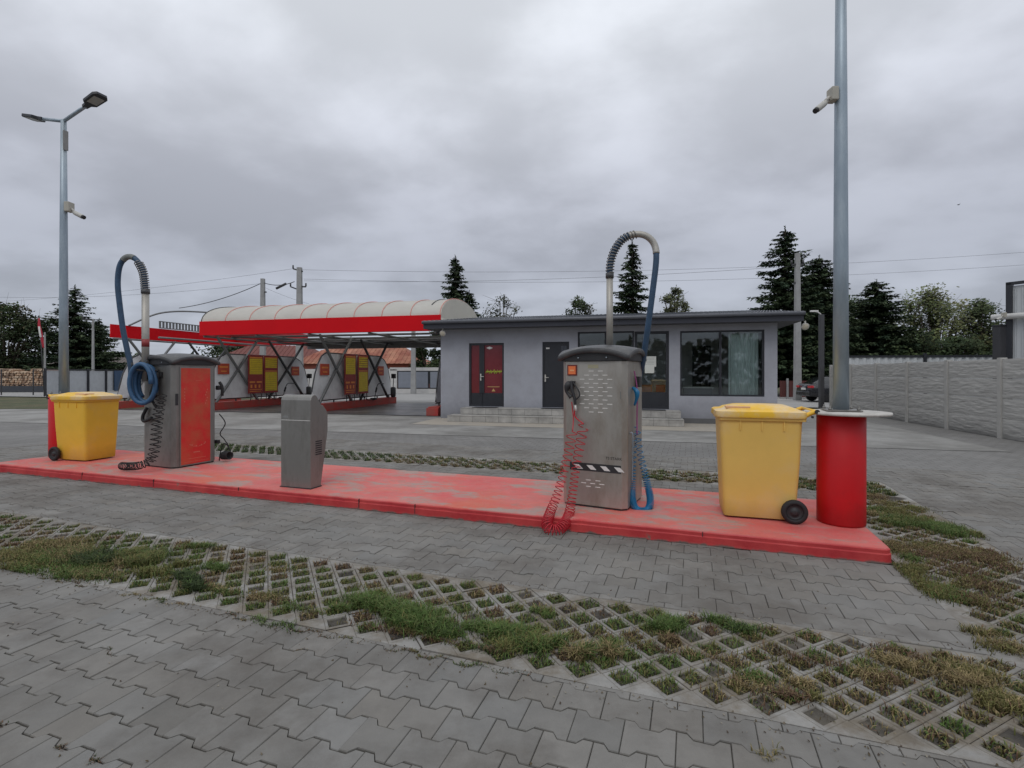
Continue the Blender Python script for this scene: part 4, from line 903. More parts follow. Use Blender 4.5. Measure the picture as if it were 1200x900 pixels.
b = MB(); b.box(CTB, CTB+.05, CP0, CP1, zb_, zt_, .006); b.build('fascia', M_redm, cn)
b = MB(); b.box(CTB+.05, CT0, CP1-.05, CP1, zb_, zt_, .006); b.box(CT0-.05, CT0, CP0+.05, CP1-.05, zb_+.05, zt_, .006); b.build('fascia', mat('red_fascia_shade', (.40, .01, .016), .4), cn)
b = MB(); b.box(CT0, CT1, CP1-.06, CP1, 3.0, zb_+.3); b.build('rear_gutter', M_arch, cn)
VP0, VP1, VZ, VR_ = CP0+.06, 23.1, 3.74, .96
def arcp(f): a = PI*f; return (VP0+(VP1-VP0)*(1-math.cos(a))/2, VZ+VR_*math.sin(a)**.85)
M_rib = mat('faded_red_rib', (.66, .30, .25), .5)
n = 24; xs = [CT0+(CT1-CT0)*i/36 for i in range(37)]
b = MB(); b.add([(x, *arcp(k/n)) for x in xs for k in range(n+1)], [(i*(n+1)+k, (i+1)*(n+1)+k, (i+1)*(n+1)+k+1, i*(n+1)+k+1) for i in range(36) for k in range(n)], True); b.build('barrel_roof', M_vault, cn)
b = MB(); pts = [arcp(k/n) for k in range(n+1)]; b.prism(pts, CT1-.012, CT1-.002, 'x'); b.build('end_sheet', M_vault, cn); b = MB(); b.prism(pts, CT0+.002, CT0+.012, 'x'); b.build('end_sheet', M_vault, cn)
for i in range(10):
    x = CT0+.05+(CT1-CT0-.1)*i/9; b = MB(); b.tube([(x, p_, z_+.015) for p_, z_ in pts], .018, 6); b.build('roof_rib', M_rib if i else M_dark, cn)
b = MB(); b.tube([(CT1-.5, *arcp(k/n)) for k in range(4, n+1)], .03, 6); b.build('end_rib', M_dark, cn)
# under-structure: purlins and cross arches
b = MB()
for p_ in (CP0+.15, 20.0, 21.8, 23.1, 25.4): b.tube([(CT0, p_, 3.28), (CT1, p_, 3.28)], .045, 8)
b.build('purlin', M_arch, cn)
for x in (-18.0, -15.4, -12.9, -10.2, -7.4, -20.4, -22.9):
    b = MB(); b.tube([(x, CP0+.1, 3.2), (x, CP1-.1, 3.2)], .045, 8); b.build('cross_beam', M_arch, cn)
b = MB(); b.box(CT0+.1, CT1-.1, 23.2, CP1-.06, 3.36, 3.40); b.build('rear_flat_roof', M_panel, cn)
# open left bay: bare arch, trolley beam, slatted rail
b = MB(); b.tube(spline([(-22.9, 19.0, 3.84), (-22.4, 20.2, 4.55), (-21.6, 21.6, 4.75), (-20.6, 23.2, 4.65), (-19.6, 24.6, 4.2), (-19.0, 25.4, 3.84)], 8), .04, 8); b.build('bare_arch', M_arch, cn)
tp_ = -20.9
b = MB(); b.bar(fr(0, -22.9, 25.0, 3.84), (-22.9, 25.0, 5.0), .12); b.bar((-22.9, 25.0, 4.98), (-17.5, 25.0, 5.12), .14, .12); b.bar((-19.7, 25.0, 5.0), (-19.7, 25.0, 3.9), .1); b.build('trolley_beam', M_arch, cn)
b = MB(); b.box(-22.96, -22.90, 20.6, 25.2, 3.86, 3.90); b.box(-22.96, -22.90, 20.6, 25.2, 4.18, 4.22)
for k in range(24): b.box(-22.955, -22.905, 20.6+k*.19, 20.68+k*.19, 3.90, 4.18)
b.build('slatted_rail', M_arch, cn)
# bay dividers
def divider(t, lab):
    r = thing('bay_divider', lab, 'partition', fr(TB, t, 0, 0), -TB, 'arched wash bay dividers')
    b = MB(); b.box(-.22, .22, 18.25, 25.75, .01, .34, .015); b.box(-.24, .24, 18.1, 18.28, .01, .30, .01); b.build('curb', M_curb, r)
    pf = [(18.45, .47), (18.55, 1.0), (18.72, 1.6), (18.95, 2.05), (19.2, 2.36), (19.5, 2.5), (24.3, 2.5), (24.8, 2.3), (25.15, 1.9), (25.4, 1.3), (25.55, .47)]
    b = MB(); b.prism(pf, -.015, .015, 'x'); b.build('panel', M_panel, r)
    b = MB(); b.tube([(0, y, z) for y, z in pf], .03, 8, closed=True)
    for k in range(6): b.bar((0, 18.8+k*1.3, .34), (0, 18.8+k*1.3, .47), .05)
    b.build('edge_tube', M_dark, r)
    for s, (a0, a1) in enumerate(((18.7, 21.35), (19.0+3.0, 24.9))):
        for q0, q1 in ((a0+.15, a1), (a1, a0+.1)):
            b = MB(); b.bar((.14, q0, 3.24), (.14, q1, .34), .10, .07); b.build('lattice_strut', M_arch if s == 0 else M_dark, r)
    return r
DV = [divider(-22.9, 'leftmost bay divider at the open end of the wash canopy'), divider(-18.0, 'bay divider behind the left vacuum machine'), divider(-12.9, 'bay divider behind the payment pillar'), divider(-7.45, 'bay divider against the left wall of the office')]
M_by = mat('board_yellow', (.72, .56, .02), .5, var=.15, scale=6); M_br = mat('board_red', (.30, .03, .025), .5, var=.1); M_bo = mat('board_orange', (.75, .26, .05), .5)
def board(t, p0, w_, kind, lab):
    r = thing('price_board', lab, 'price board', fr(TB, t+.22, p0, .66), -TB, 'price boards on the bay dividers'); Hh = 1.84
    b = MB(); b.box(0, .03, 0, w_, 0, Hh, .006); bk = b.build('backing', M_br, r)
    for y in (.15, w_-.15): b = MB(); b.tube(spline([(.015, y, -.32), (.02, y+.03, -.15), (.015, y, .02)], 5), .02, 7); b.build('support', M_dark, r)
    m = .08
    if kind == 0:
        b = MB(); b.box(.03, .036, m, w_-m, .92, 1.66); yl = b.build('yellow_field', M_by, bk)
        b = MB(); 
        for k in range(8): b.box(.036, .038, m+.04, w_-m-.04, .97+k*.085, .98+k*.085)
        b.build('printed_lines', M_br, yl)
        b = MB(); b.box(.03, .036, m, w_-m, 1.68, 1.75)
        for k in range(2): b.box(.03, .036, m+k*(w_-m)/2, m+k*(w_-m)/2+(w_-2*m)*.42, .50, .58)
        for k in range(3): b.box(.03, .036, m+.05+k*.27, m+.17+k*.27, .26, .42)
        b.box(.03, .036, m, w_-m, .17, .20); b.box(.03, .036, m, w_-m*2, .08, .11); b.build('orange_print', M_bo, bk)
    else:
        b = MB(); 
        for k in range(5): b.box(.03, .036, m, w_-m, 1.24+k*.10, 1.30+k*.10+.015)
        b.box(.03, .036, m, w_-m, .10, 1.02); yl = b.build('yellow_field', M_by, bk)
        b = MB()
        for k in range(9): b.box(.036, .038, m+.05, w_-m-.05, .16+k*.095, .17+k*.095)
        b.build('printed_lines', M_br, yl)
        b = MB(); b.box(.03, .036, m, w_-m, 1.05, 1.10); b.box(.03, .036, m, w_-m, 1.70, 1.76); b.build('orange_print', M_bo, bk)
board(-18.0, ppx(TB, 290.5, -17.78), 1.0, 0, 'red board with large yellow field, nearer one behind the left vacuum machine'); board(-18.0, ppx(TB, 309, -17.78), 1.0, 1, 'board of yellow rows, farther one behind the left vacuum machine')
board(-12.9, ppx(TB, 403.5, -12.68), .95, 0, 'red board with large yellow field, nearer one behind the payment pillar'); board(-12.9, ppx(TB, 419, -12.68), .95, 1, 'board of yellow rows, farther one behind the payment pillar')
def small_sign(t, u, z, lab):
    p_ = ppx(TB, u, t+.06); r = thing('bay_sign', lab, 'sign', fr(TB, t+.06, p_, z), -TB, 'small red signs on the bay dividers')
    b = MB(); b.box(0, .02, -.32, .32, -.24, .24, .004); bk = b.build('plate', mat('sign_red', (.50, .07, .03), .5), r)
    b = MB(); b.box(.02, .024, -.24, .24, .05, .12); b.box(.02, .024, -.16, .16, -.13, -.08); b.build('lettering', M_bo, bk)
small_sign(-18.0, 262, 1.82, 'small red sign at the near end of the divider behind the left vacuum'); small_sign(-18.0, 346, 1.75, 'small red sign at the far end of the divider behind the left vacuum')
small_sign(-12.9, 380.5, 1.78, 'small red sign at the near end of the divider behind the payment pillar'); small_sign(-12.9, 446, 1.75, 'small red sign at the far end of the divider behind the payment pillar')
def lance(t, p_, lab):
    r = thing('wash_lance', lab, 'wash lance', fr(TB, t, p_, .3), -TB, 'pressure washer lances in the bays')
    b = MB(); b.tube(spline([(.3, 0, .05), (.3, .1, .4), (.3, .3, .75), (.3, .6, .8), (.3, .95, .78)], 6), .022, 7); b.build('lance_tube', M_dark, r)
    b = MB(); b.tube([(.3, .1, .38), (.3, .2, .6)], .045, 8); b.build('grip', M_blackrub, r); b = MB(); b.box(.1, .36, -.1, .1, 0, .1, .01); b.build('holder', M_blackrub, r)
    b = MB(); b.tube(spline([(.3, -.1, .1), (.36, -.5, .04), (.4, -.9, .06), (.3, -1.2, .3)], 6), .018, 6); b.build('supply_hose', M_blackrub, r)
lance(-18.0, 23.0, 'black wash lance leaning at the left bay divider'); lance(-12.9, 23.2, 'black wash lance leaning at the middle bay divider')
def brush(t, p_, lab):
    r = thing('foam_brush', lab, 'brush', fr(TB, t, p_, .35), -TB, 'foam brushes at the divider ends')
    b = MB(); b.lathe([(.10, 0), (.14, .1), (.14, .5), (.08, .55)], 12); b.build('holder', M_dark, r)
    b = MB(); b.tube([(0, 0, .55), (0, .05, 1.0)], .02, 7); b.box(-.1, .1, -.05, .14, 1.0, 1.25, .03); b.build('brush_head', M_blackrub, r)
brush(-17.6, 25.0, 'black foam brush at the far end of the left bay divider'); brush(-12.5, 25.0, 'black foam brush at the far end of the middle bay divider')

# ------------------------------------------------------------------ boundary wall on the right
w1, w0 = Vector((14.6, 23.4, 0)), Vector((9.8, 2.1, 0)); wd = (w1-w0).normalized(); WL = (w1-w0).length; wa = math.atan2(wd.y, wd.x)
cw = thing('boundary_wall', 'pale precast concrete panel wall with rough stone face', 'wall', w0, wa)
M_pan = mat('rough_panel', (.44, .43, .405), .9, var=.12, scale=3, bump=.012, bscale=5, stretch=(.6, 1, 4), c2=(.38, .37, .35), c2amt=.5, c2scale=1.2, grime=.35)
M_post = mat('wall_post', (.42, .41, .385), .9, var=.1, scale=4, bump=.002)
BAY = WL/10; nb = 10; HW = 1.97
from mathutils import noise as mnoise
for k in range(nb+1):
    b = MB(); b.box(k*BAY-.065, k*BAY+.065, -.08, .07, -.1, HW+.03, .01); b.build('post', M_post, cw)
for k in range(nb):
    for q in range(4):
        x0, x1, z0, z1 = k*BAY+.067, (k+1)*BAY-.067, q*HW/4+.006, (q+1)*HW/4-.006
        b = MB(); nx_, nz_ = 60, 18; vs = []
        for j in range(nz_+1):
            for i in range(nx_+1):
                fx, fz = i/nx_, j/nz_; ed = min(1, min(fx, 1-fx)*22)*min(1, min(fz, 1-fz)*7)
                x, z = x0+(x1-x0)*fx, z0+(z1-z0)*fz
                nn = mnoise.fractal(Vector((x*3.2+q*7, z*16+k*3, q*3.1)), 1.0, 2.0, 3)
                vs.append((x, .03+ed*(.009+.011*nn), z))
        fs = [(j*(nx_+1)+i, j*(nx_+1)+i+1, (j+1)*(nx_+1)+i+1, (j+1)*(nx_+1)+i) for j in range(nz_) for i in range(nx_)]
        b.add(vs, fs, False)
        b.add([(x0, .03, z0), (x1, .03, z0), (x1, .03, z1), (x0, .03, z1), (x0, -.03, z0), (x1, -.03, z0), (x1, -.03, z1), (x0, -.03, z1)], [(4, 7, 6, 5), (0, 4, 5, 1), (3, 2, 6, 7)])
        o = b.build('wall_panel', M_pan, cw)
# wd points toward the camera; local +y must face left (yard side): flip by scale-free rotation of the parts
for o in kids(cw): pass
# kerb of the wall
b = MB(); b.box(0, WL, -.16, -.085, -.02, .05, .01); b.build('footing', M_post, cw)
# metal fence behind the wall
fe = thing('sheet_fence', 'white corrugated sheet fence with dark top rail behind the concrete wall', 'fence', (16.4, 26.0, 0), R(-8))
b = MB(); n = 150; vs = []; Lf = 12.5
for z in (.0, 2.42):
    for i in range(n+1): vs.append((i*Lf/n, .03*(1 if (i//2) % 2 else -1), z))
b.add(vs, [(i, i+1, n+2+i, n+1+i) for i in range(n)]); b.build('sheets', mat('white_sheet', (.55, .57, .58), .5, var=.08), fe)
b = MB(); b.box(-.05, Lf, -.06, .06, 2.42, 2.52); b.build('top_rail', M_anth, fe)
for x in (0, 4.1, 8.2, 12.4): b = MB(); b.box(x-.07, x+.07, -.12, -.06, 0, 2.62); b.build('post', M_anth, fe)
# yard lamp with dark column at the wall's far end
yl = thing('yard_lamp', 'dark square lamp column with white head at the far end of the wall', 'lamp post', (14.35, 23.75, 0), 0)
b = MB(); b.box(-.09, .09, -.09, .09, 0, 4.35, .01); b.build('column', mat('column_grey', (.06, .06, .065), .5), yl)
b = MB(); b.tube(spline([(0, 0, 4.32), (-.15, 0, 4.45), (-.4, 0, 4.5)], 5), .03, 8); b.prism([(-.18, -.08), (-.5, -.06), (-.5, .06), (-.18, .08)], 4.47, 4.54); b.build('lamp_head', M_white, yl)
# dark column near the right shed and the shed
kc = thing('gate_column', 'dark square gate column rising behind the wall beside the white shed', 'column', P(1172.5, 440, 19.5)*1, 0); kc.location.z = 0
b = MB(); b.box(-.16, .16, -.16, .16, 0, 3.4, .01); b.build('shaft', mat('dark_column', (.045, .045, .05), .6), kc); b = MB(); b.box(-.18, .18, -.18, .18, 3.4, 3.46, .01); b.build('cap', M_anth, kc)
sh = thing('white_shed', 'white sheet metal shed at the right edge behind the wall', 'building', (18.75, 19.3, 0), R(-62))
b = MB(); n = 60; b.box(0, 8, .03, 9, 0, 4.9); b.build('wall', mat('shed_white', (.50, .52, .53), .5, var=.08, scale=1), sh)
b = MB()
for k in range(40): b.box(.15+k*.2, .19+k*.2, 0, .028, .05, 4.8)
b.build('sheet_rib', mat('shed_rib', (.46, .48, .49), .5), sh)
b = MB(); b.box(-.09, .09, -.06, .12, 0, 5.05, .01); b.box(-.09, 8.2, -.06, .0, 4.93, 5.05, .01); b.build('corner_trim', M_anth, sh)
b = MB(); b.tube([(-.45, -.18, 3.75), (8, -.18, 3.75)], .11, 10); b.build('pipe', M_white, sh)
cctv(P(1178, 369, 19.0), R(180), 'small grey security camera at the corner of the white shed', (.8, 0, -.3))
bpy.data.objects[-1].name if False else None

# ------------------------------------------------------------------ parked car (only its tail shows past the wall)
M_car = mat('car_paint', (.022, .022, .026), .25, .3, var=.05, coat=.6)
ca = thing('parked_car', 'dark parked car, only its tail showing past the wall end', 'car', (P(941.5, 470, 29.5).x, 29.5, 0), R(-4))
def car_section(x):                          # half-width profile along the body, x from tail (0) to nose (4.4)
    return [(0, .35, .95), (.06, .32, 1.02), (.5, .28, 1.06), (1.2, .25, 1.06), (2.4, .24, 1.02), (3.4, .25, .95), (4.1, .3, .82), (4.38, .38, .66)]
secs = car_section(0); vs = []; m = []
for x, zl, zh in secs:
    wq = .90 if .3 < x < 4.0 else .80
    for y, z in ((-wq+.06, zl), (-wq, zl+.12), (-wq-.01, (zl+zh)/2), (-wq+.06, zh-.04), (-wq+.2, zh), (wq-.2, zh), (wq-.06, zh-.04), (wq+.01, (zl+zh)/2), (wq, zl+.12), (wq-.06, zl)): vs.append((x, y, z))
k = len(secs); b = MB(); b.add(vs, [(i*10+j, i*10+(j+1) % 10, (i+1)*10+(j+1) % 10, (i+1)*10+j) for i in range(k-1) for j in range(10)]+[tuple(range(10))[::-1], tuple(range((k-1)*10, k*10))], True); b.build('body', M_car, ca)
cab = [(.35, 1.03, .78), (.85, 1.36, .66), (1.3, 1.46, .62), (2.1, 1.46, .62), (2.5, 1.36, .66), (3.2, 1.0, .78)]
b = MB(); vs = []
for x, z, y in cab: vs += [(x, -y, z), (x, y, z)]
low = [(x, 1.0) for x, _, _ in cab]; vs += [p for x, _, y in cab for p in ((x, -.80, .98), (x, .80, .98))]
o_ = 12; fs = [(2*i, 2*i+1, 2*i+3, 2*i+2) for i in range(5)]+[(2*i, 2*i+2, o_+2*i+2, o_+2*i) for i in range(5)]+[(2*i+1, o_+2*i+1, o_+2*i+3, 2*i+3) for i in range(5)]
b.add(vs, fs, True); b.build('cabin', mat('car_window', (.02, .022, .025), .08, coat=.5), ca)
b = MB(); b.box(1.15, 2.25, -.60, .60, 1.455, 1.475, .008); b.build('roof', M_car, ca)
for y in (-.66, .66): b = MB(); b.box(-.015, .18, y-.17, y+.17, .80, .93, .02); b.build('tail_light', mat('tail_red', (.55, .03, .04), .2, coat=.5), ca)
b = MB(); b.box(-.05, .1, -.78, .78, .35, .60, .04); b.build('bumper', M_car, ca); b = MB(); b.box(-.012, .02, -.26, .26, .68, .80, .004); b.build('number_plate', M_white, ca)
for x in (.85, 3.5):
    for y in (-.80, .80):
        Mw = Matrix.Translation((x, y, .32)) @ Matrix.Rotation(R(90), 4, 'X'); b = MB(); b.lathe([(.2, -.1), (.30, -.1), (.32, -.07), (.32, .07), (.30, .1), (.2, .1)], 24, Mw); wh = b.build('wheel', M_blackrub, ca)
        b = MB(); b.lathe([(0, -.085), (.19, -.09), (.2, -.07), (.2, .07), (.19, .09), (0, .085)], 16, Mw); b.build('rim', M_galv, wh)

# ------------------------------------------------------------------ background: houses, fences, poles
M_rt = mat('terracotta_roof', (.26, .085, .055), .85, var=.3, scale=.9, c2=(.40, .19, .12), c2amt=.6, c2scale=.5)
M_hw = mat('house_wall', (.50, .47, .43), .9, var=.1, scale=.5)
def house(lab, c, rz, L_, W_, he, hr, wall, roofm, hip=2.5):
    r = thing('house', lab, 'house', c, rz)
    b = MB(); b.box(-L_/2, L_/2, -W_/2, W_/2, 0, he); b.build('wall', wall, r)
    o_ = .4; n = 60; 
    pts = [(-L_/2-o_, -W_/2-o_, he-.05), (L_/2+o_, -W_/2-o_, he-.05), (L_/2+o_, W_/2+o_, he-.05), (-L_/2-o_, W_/2+o_, he-.05), (-L_/2+hip, 0, hr), (L_/2-hip, 0, hr)]
    b = MB(); b.add(pts, [(0, 1, 5, 4), (1, 2, 5), (2, 3, 4, 5), (3, 0, 4), (0, 3, 2, 1)]); rf = b.build('roof', roofm, r)
    b = MB()
    for i in range(int(L_/.5)):
        x = -L_/2+.25+i*.5; f = min(1, (x+L_/2+o_)/(hip+o_), (L_/2+o_-x)/(hip+o_)); 
        b.bar((x, -W_/2-o_, he-.03), (x, -W_/2-o_+(W_/2+o_)*f, he-.03+(hr-he+.05)*f), .12, .05)
    b.build('tile_rib', roofm, rf)
    b = MB(); b.box(-.3, .3, .4, 1.0, hr-.8, hr+.6); b.build('chimney', M_hw, rf)
    for x in (-L_*.3, 0, L_*.3):
        b = MB(); b.box(x-.6, x+.6, -W_/2-.05, -W_/2-.003, he*.35, he*.8); wi = b.build('window', M_anth, r); b = MB(); b.box(x-.5, x+.5, -W_/2-.06, -W_/2-.051, he*.38, he*.77); b.build('pane', mat('dark_pane', (.05, .06, .07), .1), wi)
    return r
house('long low house with patchy terracotta roof behind the wash bays', (P(424, 450, 55).x, 57, 0), R(-4), 13, 7, 2.7, 4.7, mat('brick_red_wall', (.30, .09, .06), .9), M_rt)
house('house with dark red roof seen between the wash bay dividers', (P(318, 450, 60).x, 62, 0), R(6), 12, 8, 3.0, 5.0, M_hw, mat('dark_red_roof', (.17, .06, .05), .85, var=.2))
house('white house low behind the trees at far left', (P(110, 450, 75).x, 77, 0), R(10), 12, 8, 2.6, 4.2, mat('white_wall', (.6, .6, .58), .9), mat('grey_roof', (.14, .12, .11), .9))
gt = thing('street_gate', 'white wall with dark framed grey gate panels across the rear road', 'gate', P(465, 440, 42.5), R(-5)); gt.location.z = 0
b = MB(); b.box(-24, 7, 0, .15, 0, .35); b.box(-24, .0, 0, .15, .35, 2.0); b.box(-.6, 6, .0, .15, 1.85, 2.12); b.build('wall', mat('gate_wall', (.55, .54, .52), .9), gt)
for k in range(4):
    x = .05+k*1.35; b = MB(); b.box(x, x+1.3, .02, .08, .36, 1.84); fr_ = b.build('gate_frame', M_anth, gt); b = MB(); b.box(x+.08, x+1.22, -.004, .02, .44, 1.76); b.build('gate_panel', mat('gate_grey', (.22, .24, .28), .5), fr_)
# left: fence, woodpile, berm
lf = thing('mesh_fence', 'dark metal fence with white infill panels at far left', 'fence', (P(53, 440, 37).x, 37, 0), math.atan2(28, -6))
Lf = 31
b = MB(); 
for k in range(12): b.box(k*2.6-.06, k*2.6+.06, -.06, .06, 0, 2.0)
b.box(0, 29, -.03, .03, 1.90, 1.96); b.build('post', M_anth, lf)
b = MB(); b.box(.06, 29, .08, .1, .1, 1.85); b.build('infill', mat('pale_infill', (.42, .44, .46), .6), lf)
b = MB(); b.box(9.0, 10.6, -.08, -.03, .05, 1.88); b.build('blue_door', mat('navy_door', (.03, .07, .14), .4), lf)
hf = thing('wire_fence', 'thin wire fence behind the grass verge at the left edge', 'fence', (-60, 38.5, 0), 0)
b = MB()
for k in range(12): b.bar((k*2.4, 0, 0), (k*2.4, 0, 1.95), .06)
for z in (.3, .8, 1.3, 1.9): b.tube([(0, 0, z), (26.4, 0, z)], .012, 5)
b.build('post_and_wire', M_dark, hf)
wp = thing('wood_pile', 'long stack of split firewood logs behind the grass verge', 'wood pile', (P(22, 450, 45).x, 45, 0), R(0))
pr3 = random.Random(12); b = MB(); b.cols = []
for i in range(46):
    for j in range(10):
        x = -5.2+i*.215+pr3.gauss(0, .02); z = .12+j*.20+pr3.gauss(0, .015); rr = .10*pr3.uniform(.8, 1.15)
        if z > 1.95+.12*math.sin(i*.4): continue
        n0_ = len(b.v); b.tube([(x, -.5+pr3.gauss(0, .06), z), (x, .5, z)], rr, 6, smooth=False); cc_ = pr3.choice([(.42, .27, .17), (.5, .35, .24), (.33, .22, .15), (.25, .17, .12), (.55, .42, .30)]); b.cols += [cc_]*(len(b.v)-n0_)
b.build('logs', mat('split_log', (.4, .3, .2), .9, attr='col', var=.2), wp)
b = MB(); b.box(-5.4, 5.2, -.7, -.62, 0, .55); b.build('dark_sheet', mat('tarp', (.05, .055, .065), .8), wp)
fl = thing('flag', 'furled red and white flag on a leaning pole at far left', 'flag', (P(52, 450, 36).x, 36, 0))
b = MB(); b.tube([(.0, 0, 0), (-.35, 0, 5.6)], .03, 7); b.build('pole', M_dark, fl)
b = MB(); b.tube(spline([(-.33, -.05, 5.5), (-.28, -.08, 4.9), (-.14, -.08, 4.3), (-.02, -.05, 3.4)], 6), [.04+.05*math.sin(k*.17) for k in range(19)], 8); cl = b.build('cloth', mat('flag_red', (.45, .03, .05), .8), fl)
b = MB(); b.tube(spline([(-.26, -.12, 4.9), (-.18, -.15, 4.5), (-.12, -.14, 4.15)], 6), [.06]*13, 8); b.build('white_band', M_white, cl)
M_conc = mat('pole_concrete', (.34, .34, .335), .9, var=.1, scale=2, c2=(.27, .27, .265), c2amt=.5)
def pole(u, Y, z, lab, w_=.28, arms=()):
    r = thing('utility_pole', lab, 'utility pole', ((u-600)/FOC*Y, Y, 0), 0)
    b = MB(); b.prism([(-w_*.5, -w_*.4), (w_*.5, -w_*.4), (w_*.5, w_*.4), (-w_*.5, w_*.4)], 0, z*.55); 
    n0_ = len(b.v); b = MB(); vs = [(sx*w_*k, sy*w_*.8*k, zz) for zz, k in ((0, .62), (z, .4)) for sx, sy in ((-1, -1), (1, -1), (1, 1), (-1, 1))]
    b.add(vs, [(0, 1, 5, 4), (1, 2, 6, 5), (2, 3, 7, 6), (3, 0, 4, 7), (4, 5, 6, 7)]); b.build('shaft', M_conc, r)
    for zz, l0, l1, tilt in arms:
        b = MB(); b.bar((-l0, 0, zz+tilt), (l1, 0, zz), .10, .10); a_ = b.build('cross_arm', M_dark, r)
        for xx in (-l0, l1):
            if abs(xx) > .3: b = MB(); b.tube([(xx, 0, zz+.02+(tilt if xx < 0 else 0)), (xx*1.0, 0, zz+.28+(tilt if xx < 0 else 0))], .06, 7); b.build('insulator', M_dark, a_)
    return r
pole(351, 40, 9.9, 'tall concrete utility pole with two short dark arms behind the canopy', .42, ((9.6, .5, .25, .2), (8.1, .7, .1, .3), (8.4, .05, .5, 0)))
pole(308, 42, 9.4, 'shorter concrete utility pole left of the tall one', .36, ((8.3, .15, .3, 0),))
pole(484.5, 41, 5.2, 'plain concrete post beside the street gate', .34)
pole(934.5, 31, 8.9, 'concrete utility pole behind the right end of the office', .30, ((8.2, .35, .35, 0), (7.1, .2, .3, 0)))
pole(109, 44, 6.3, 'thin concrete pole in front of the far left conifer', .15, ((6.2, .9, 0, .1),))
pole(52.5, 37, 4.6, 'thin dark post beside the flag', .1)
M_wire = mat('wire_black', (.05, .05, .055), .5)
def wire(a, b_, sag, lab, r=.009):
    a, b_ = Vector(a), Vector(b_); q = [a.lerp(b_, k/24)-Vector((0, 0, sag*4*(k/24)*(1-k/24))) for k in range(25)]
    m = MB(); m.tube(q, r, 5); return tag(m.build('overhead_wire', M_wire), lab, 'wire', 'overhead power wires')
T1 = P(351, 316, 40); T1b = P(345, 330, 40); T2 = P(308, 331, 42); T3 = P(934, 296, 31)
wire(P(-60, 356, 60), P(343, 315, 40), .5, 'overhead wire from the left edge to the top of the tall pole')
wire(T1, P(1260, 291, 40), .8, 'topmost overhead wire crossing behind the office')
wire(P(356, 327, 40), P(1260, 306, 40), .8, 'middle overhead wire crossing behind the office')
wire(P(356, 329, 42), P(930, 312, 31), .4, 'lower overhead wire from the tall pole to the pole right of the office')
wire(P(210, 361, 44), T2, .3, 'thick overhead wire running down left from the shorter pole', .03)
wire(T2, T1b, .25, 'short overhead wire between the two poles behind the canopy', .03)
wire(P(308, 336, 42), P(362, 356, 50), .1, 'overhead wire dropping right from the shorter pole')
wire(P(-60, 346, 48), P(308, 332, 42), .6, 'low overhead wire from the left edge to the shorter pole')
wire(P(1000, 357, 45), P(1260, 357, 45), .1, 'straight overhead wire above the walnut tree')
m = MB(); m.tube([P(324, 338, 40.6), P(335, 332.5, 40.3)], .1, 8); tag(m.build('cable_joint', M_dark), 'thick black cable joint on the wire between the two poles', 'cable joint')
b_ = thing('bird', 'tiny dark bird flying above the right trees', 'bird', P(1123, 240, 60))
m = MB(); m.tube([(-.12, 0, 0), (0, 0, .01), (.18, 0, .03)], [.02, .06, .02], 8); m.add([(-.02, 0, 0), (.06, 0, 0), (.0, .35, .15)], [(0, 1, 2)]); m.add([(-.02, 0, 0), (.06, 0, 0), (.0, -.35, .12)], [(0, 1, 2)]); m.build('body', M_black, b_)
rf_ = thing('board_fence', 'dull red board fence right of the office', 'fence', (P(914, 470, 33).x, 33, 0), R(0))
b = MB()
for k in range(14): b.box(k*.2, k*.2+.18, 0, .03, .1, 1.15)
b.build('boards', mat('dull_red_boards', (.10, .03, .025), .8), rf_); b = MB(); b.bar((.45, -.06, 0), (.45, -.06, 1.3), .1); b.build('post', M_conc, rf_)

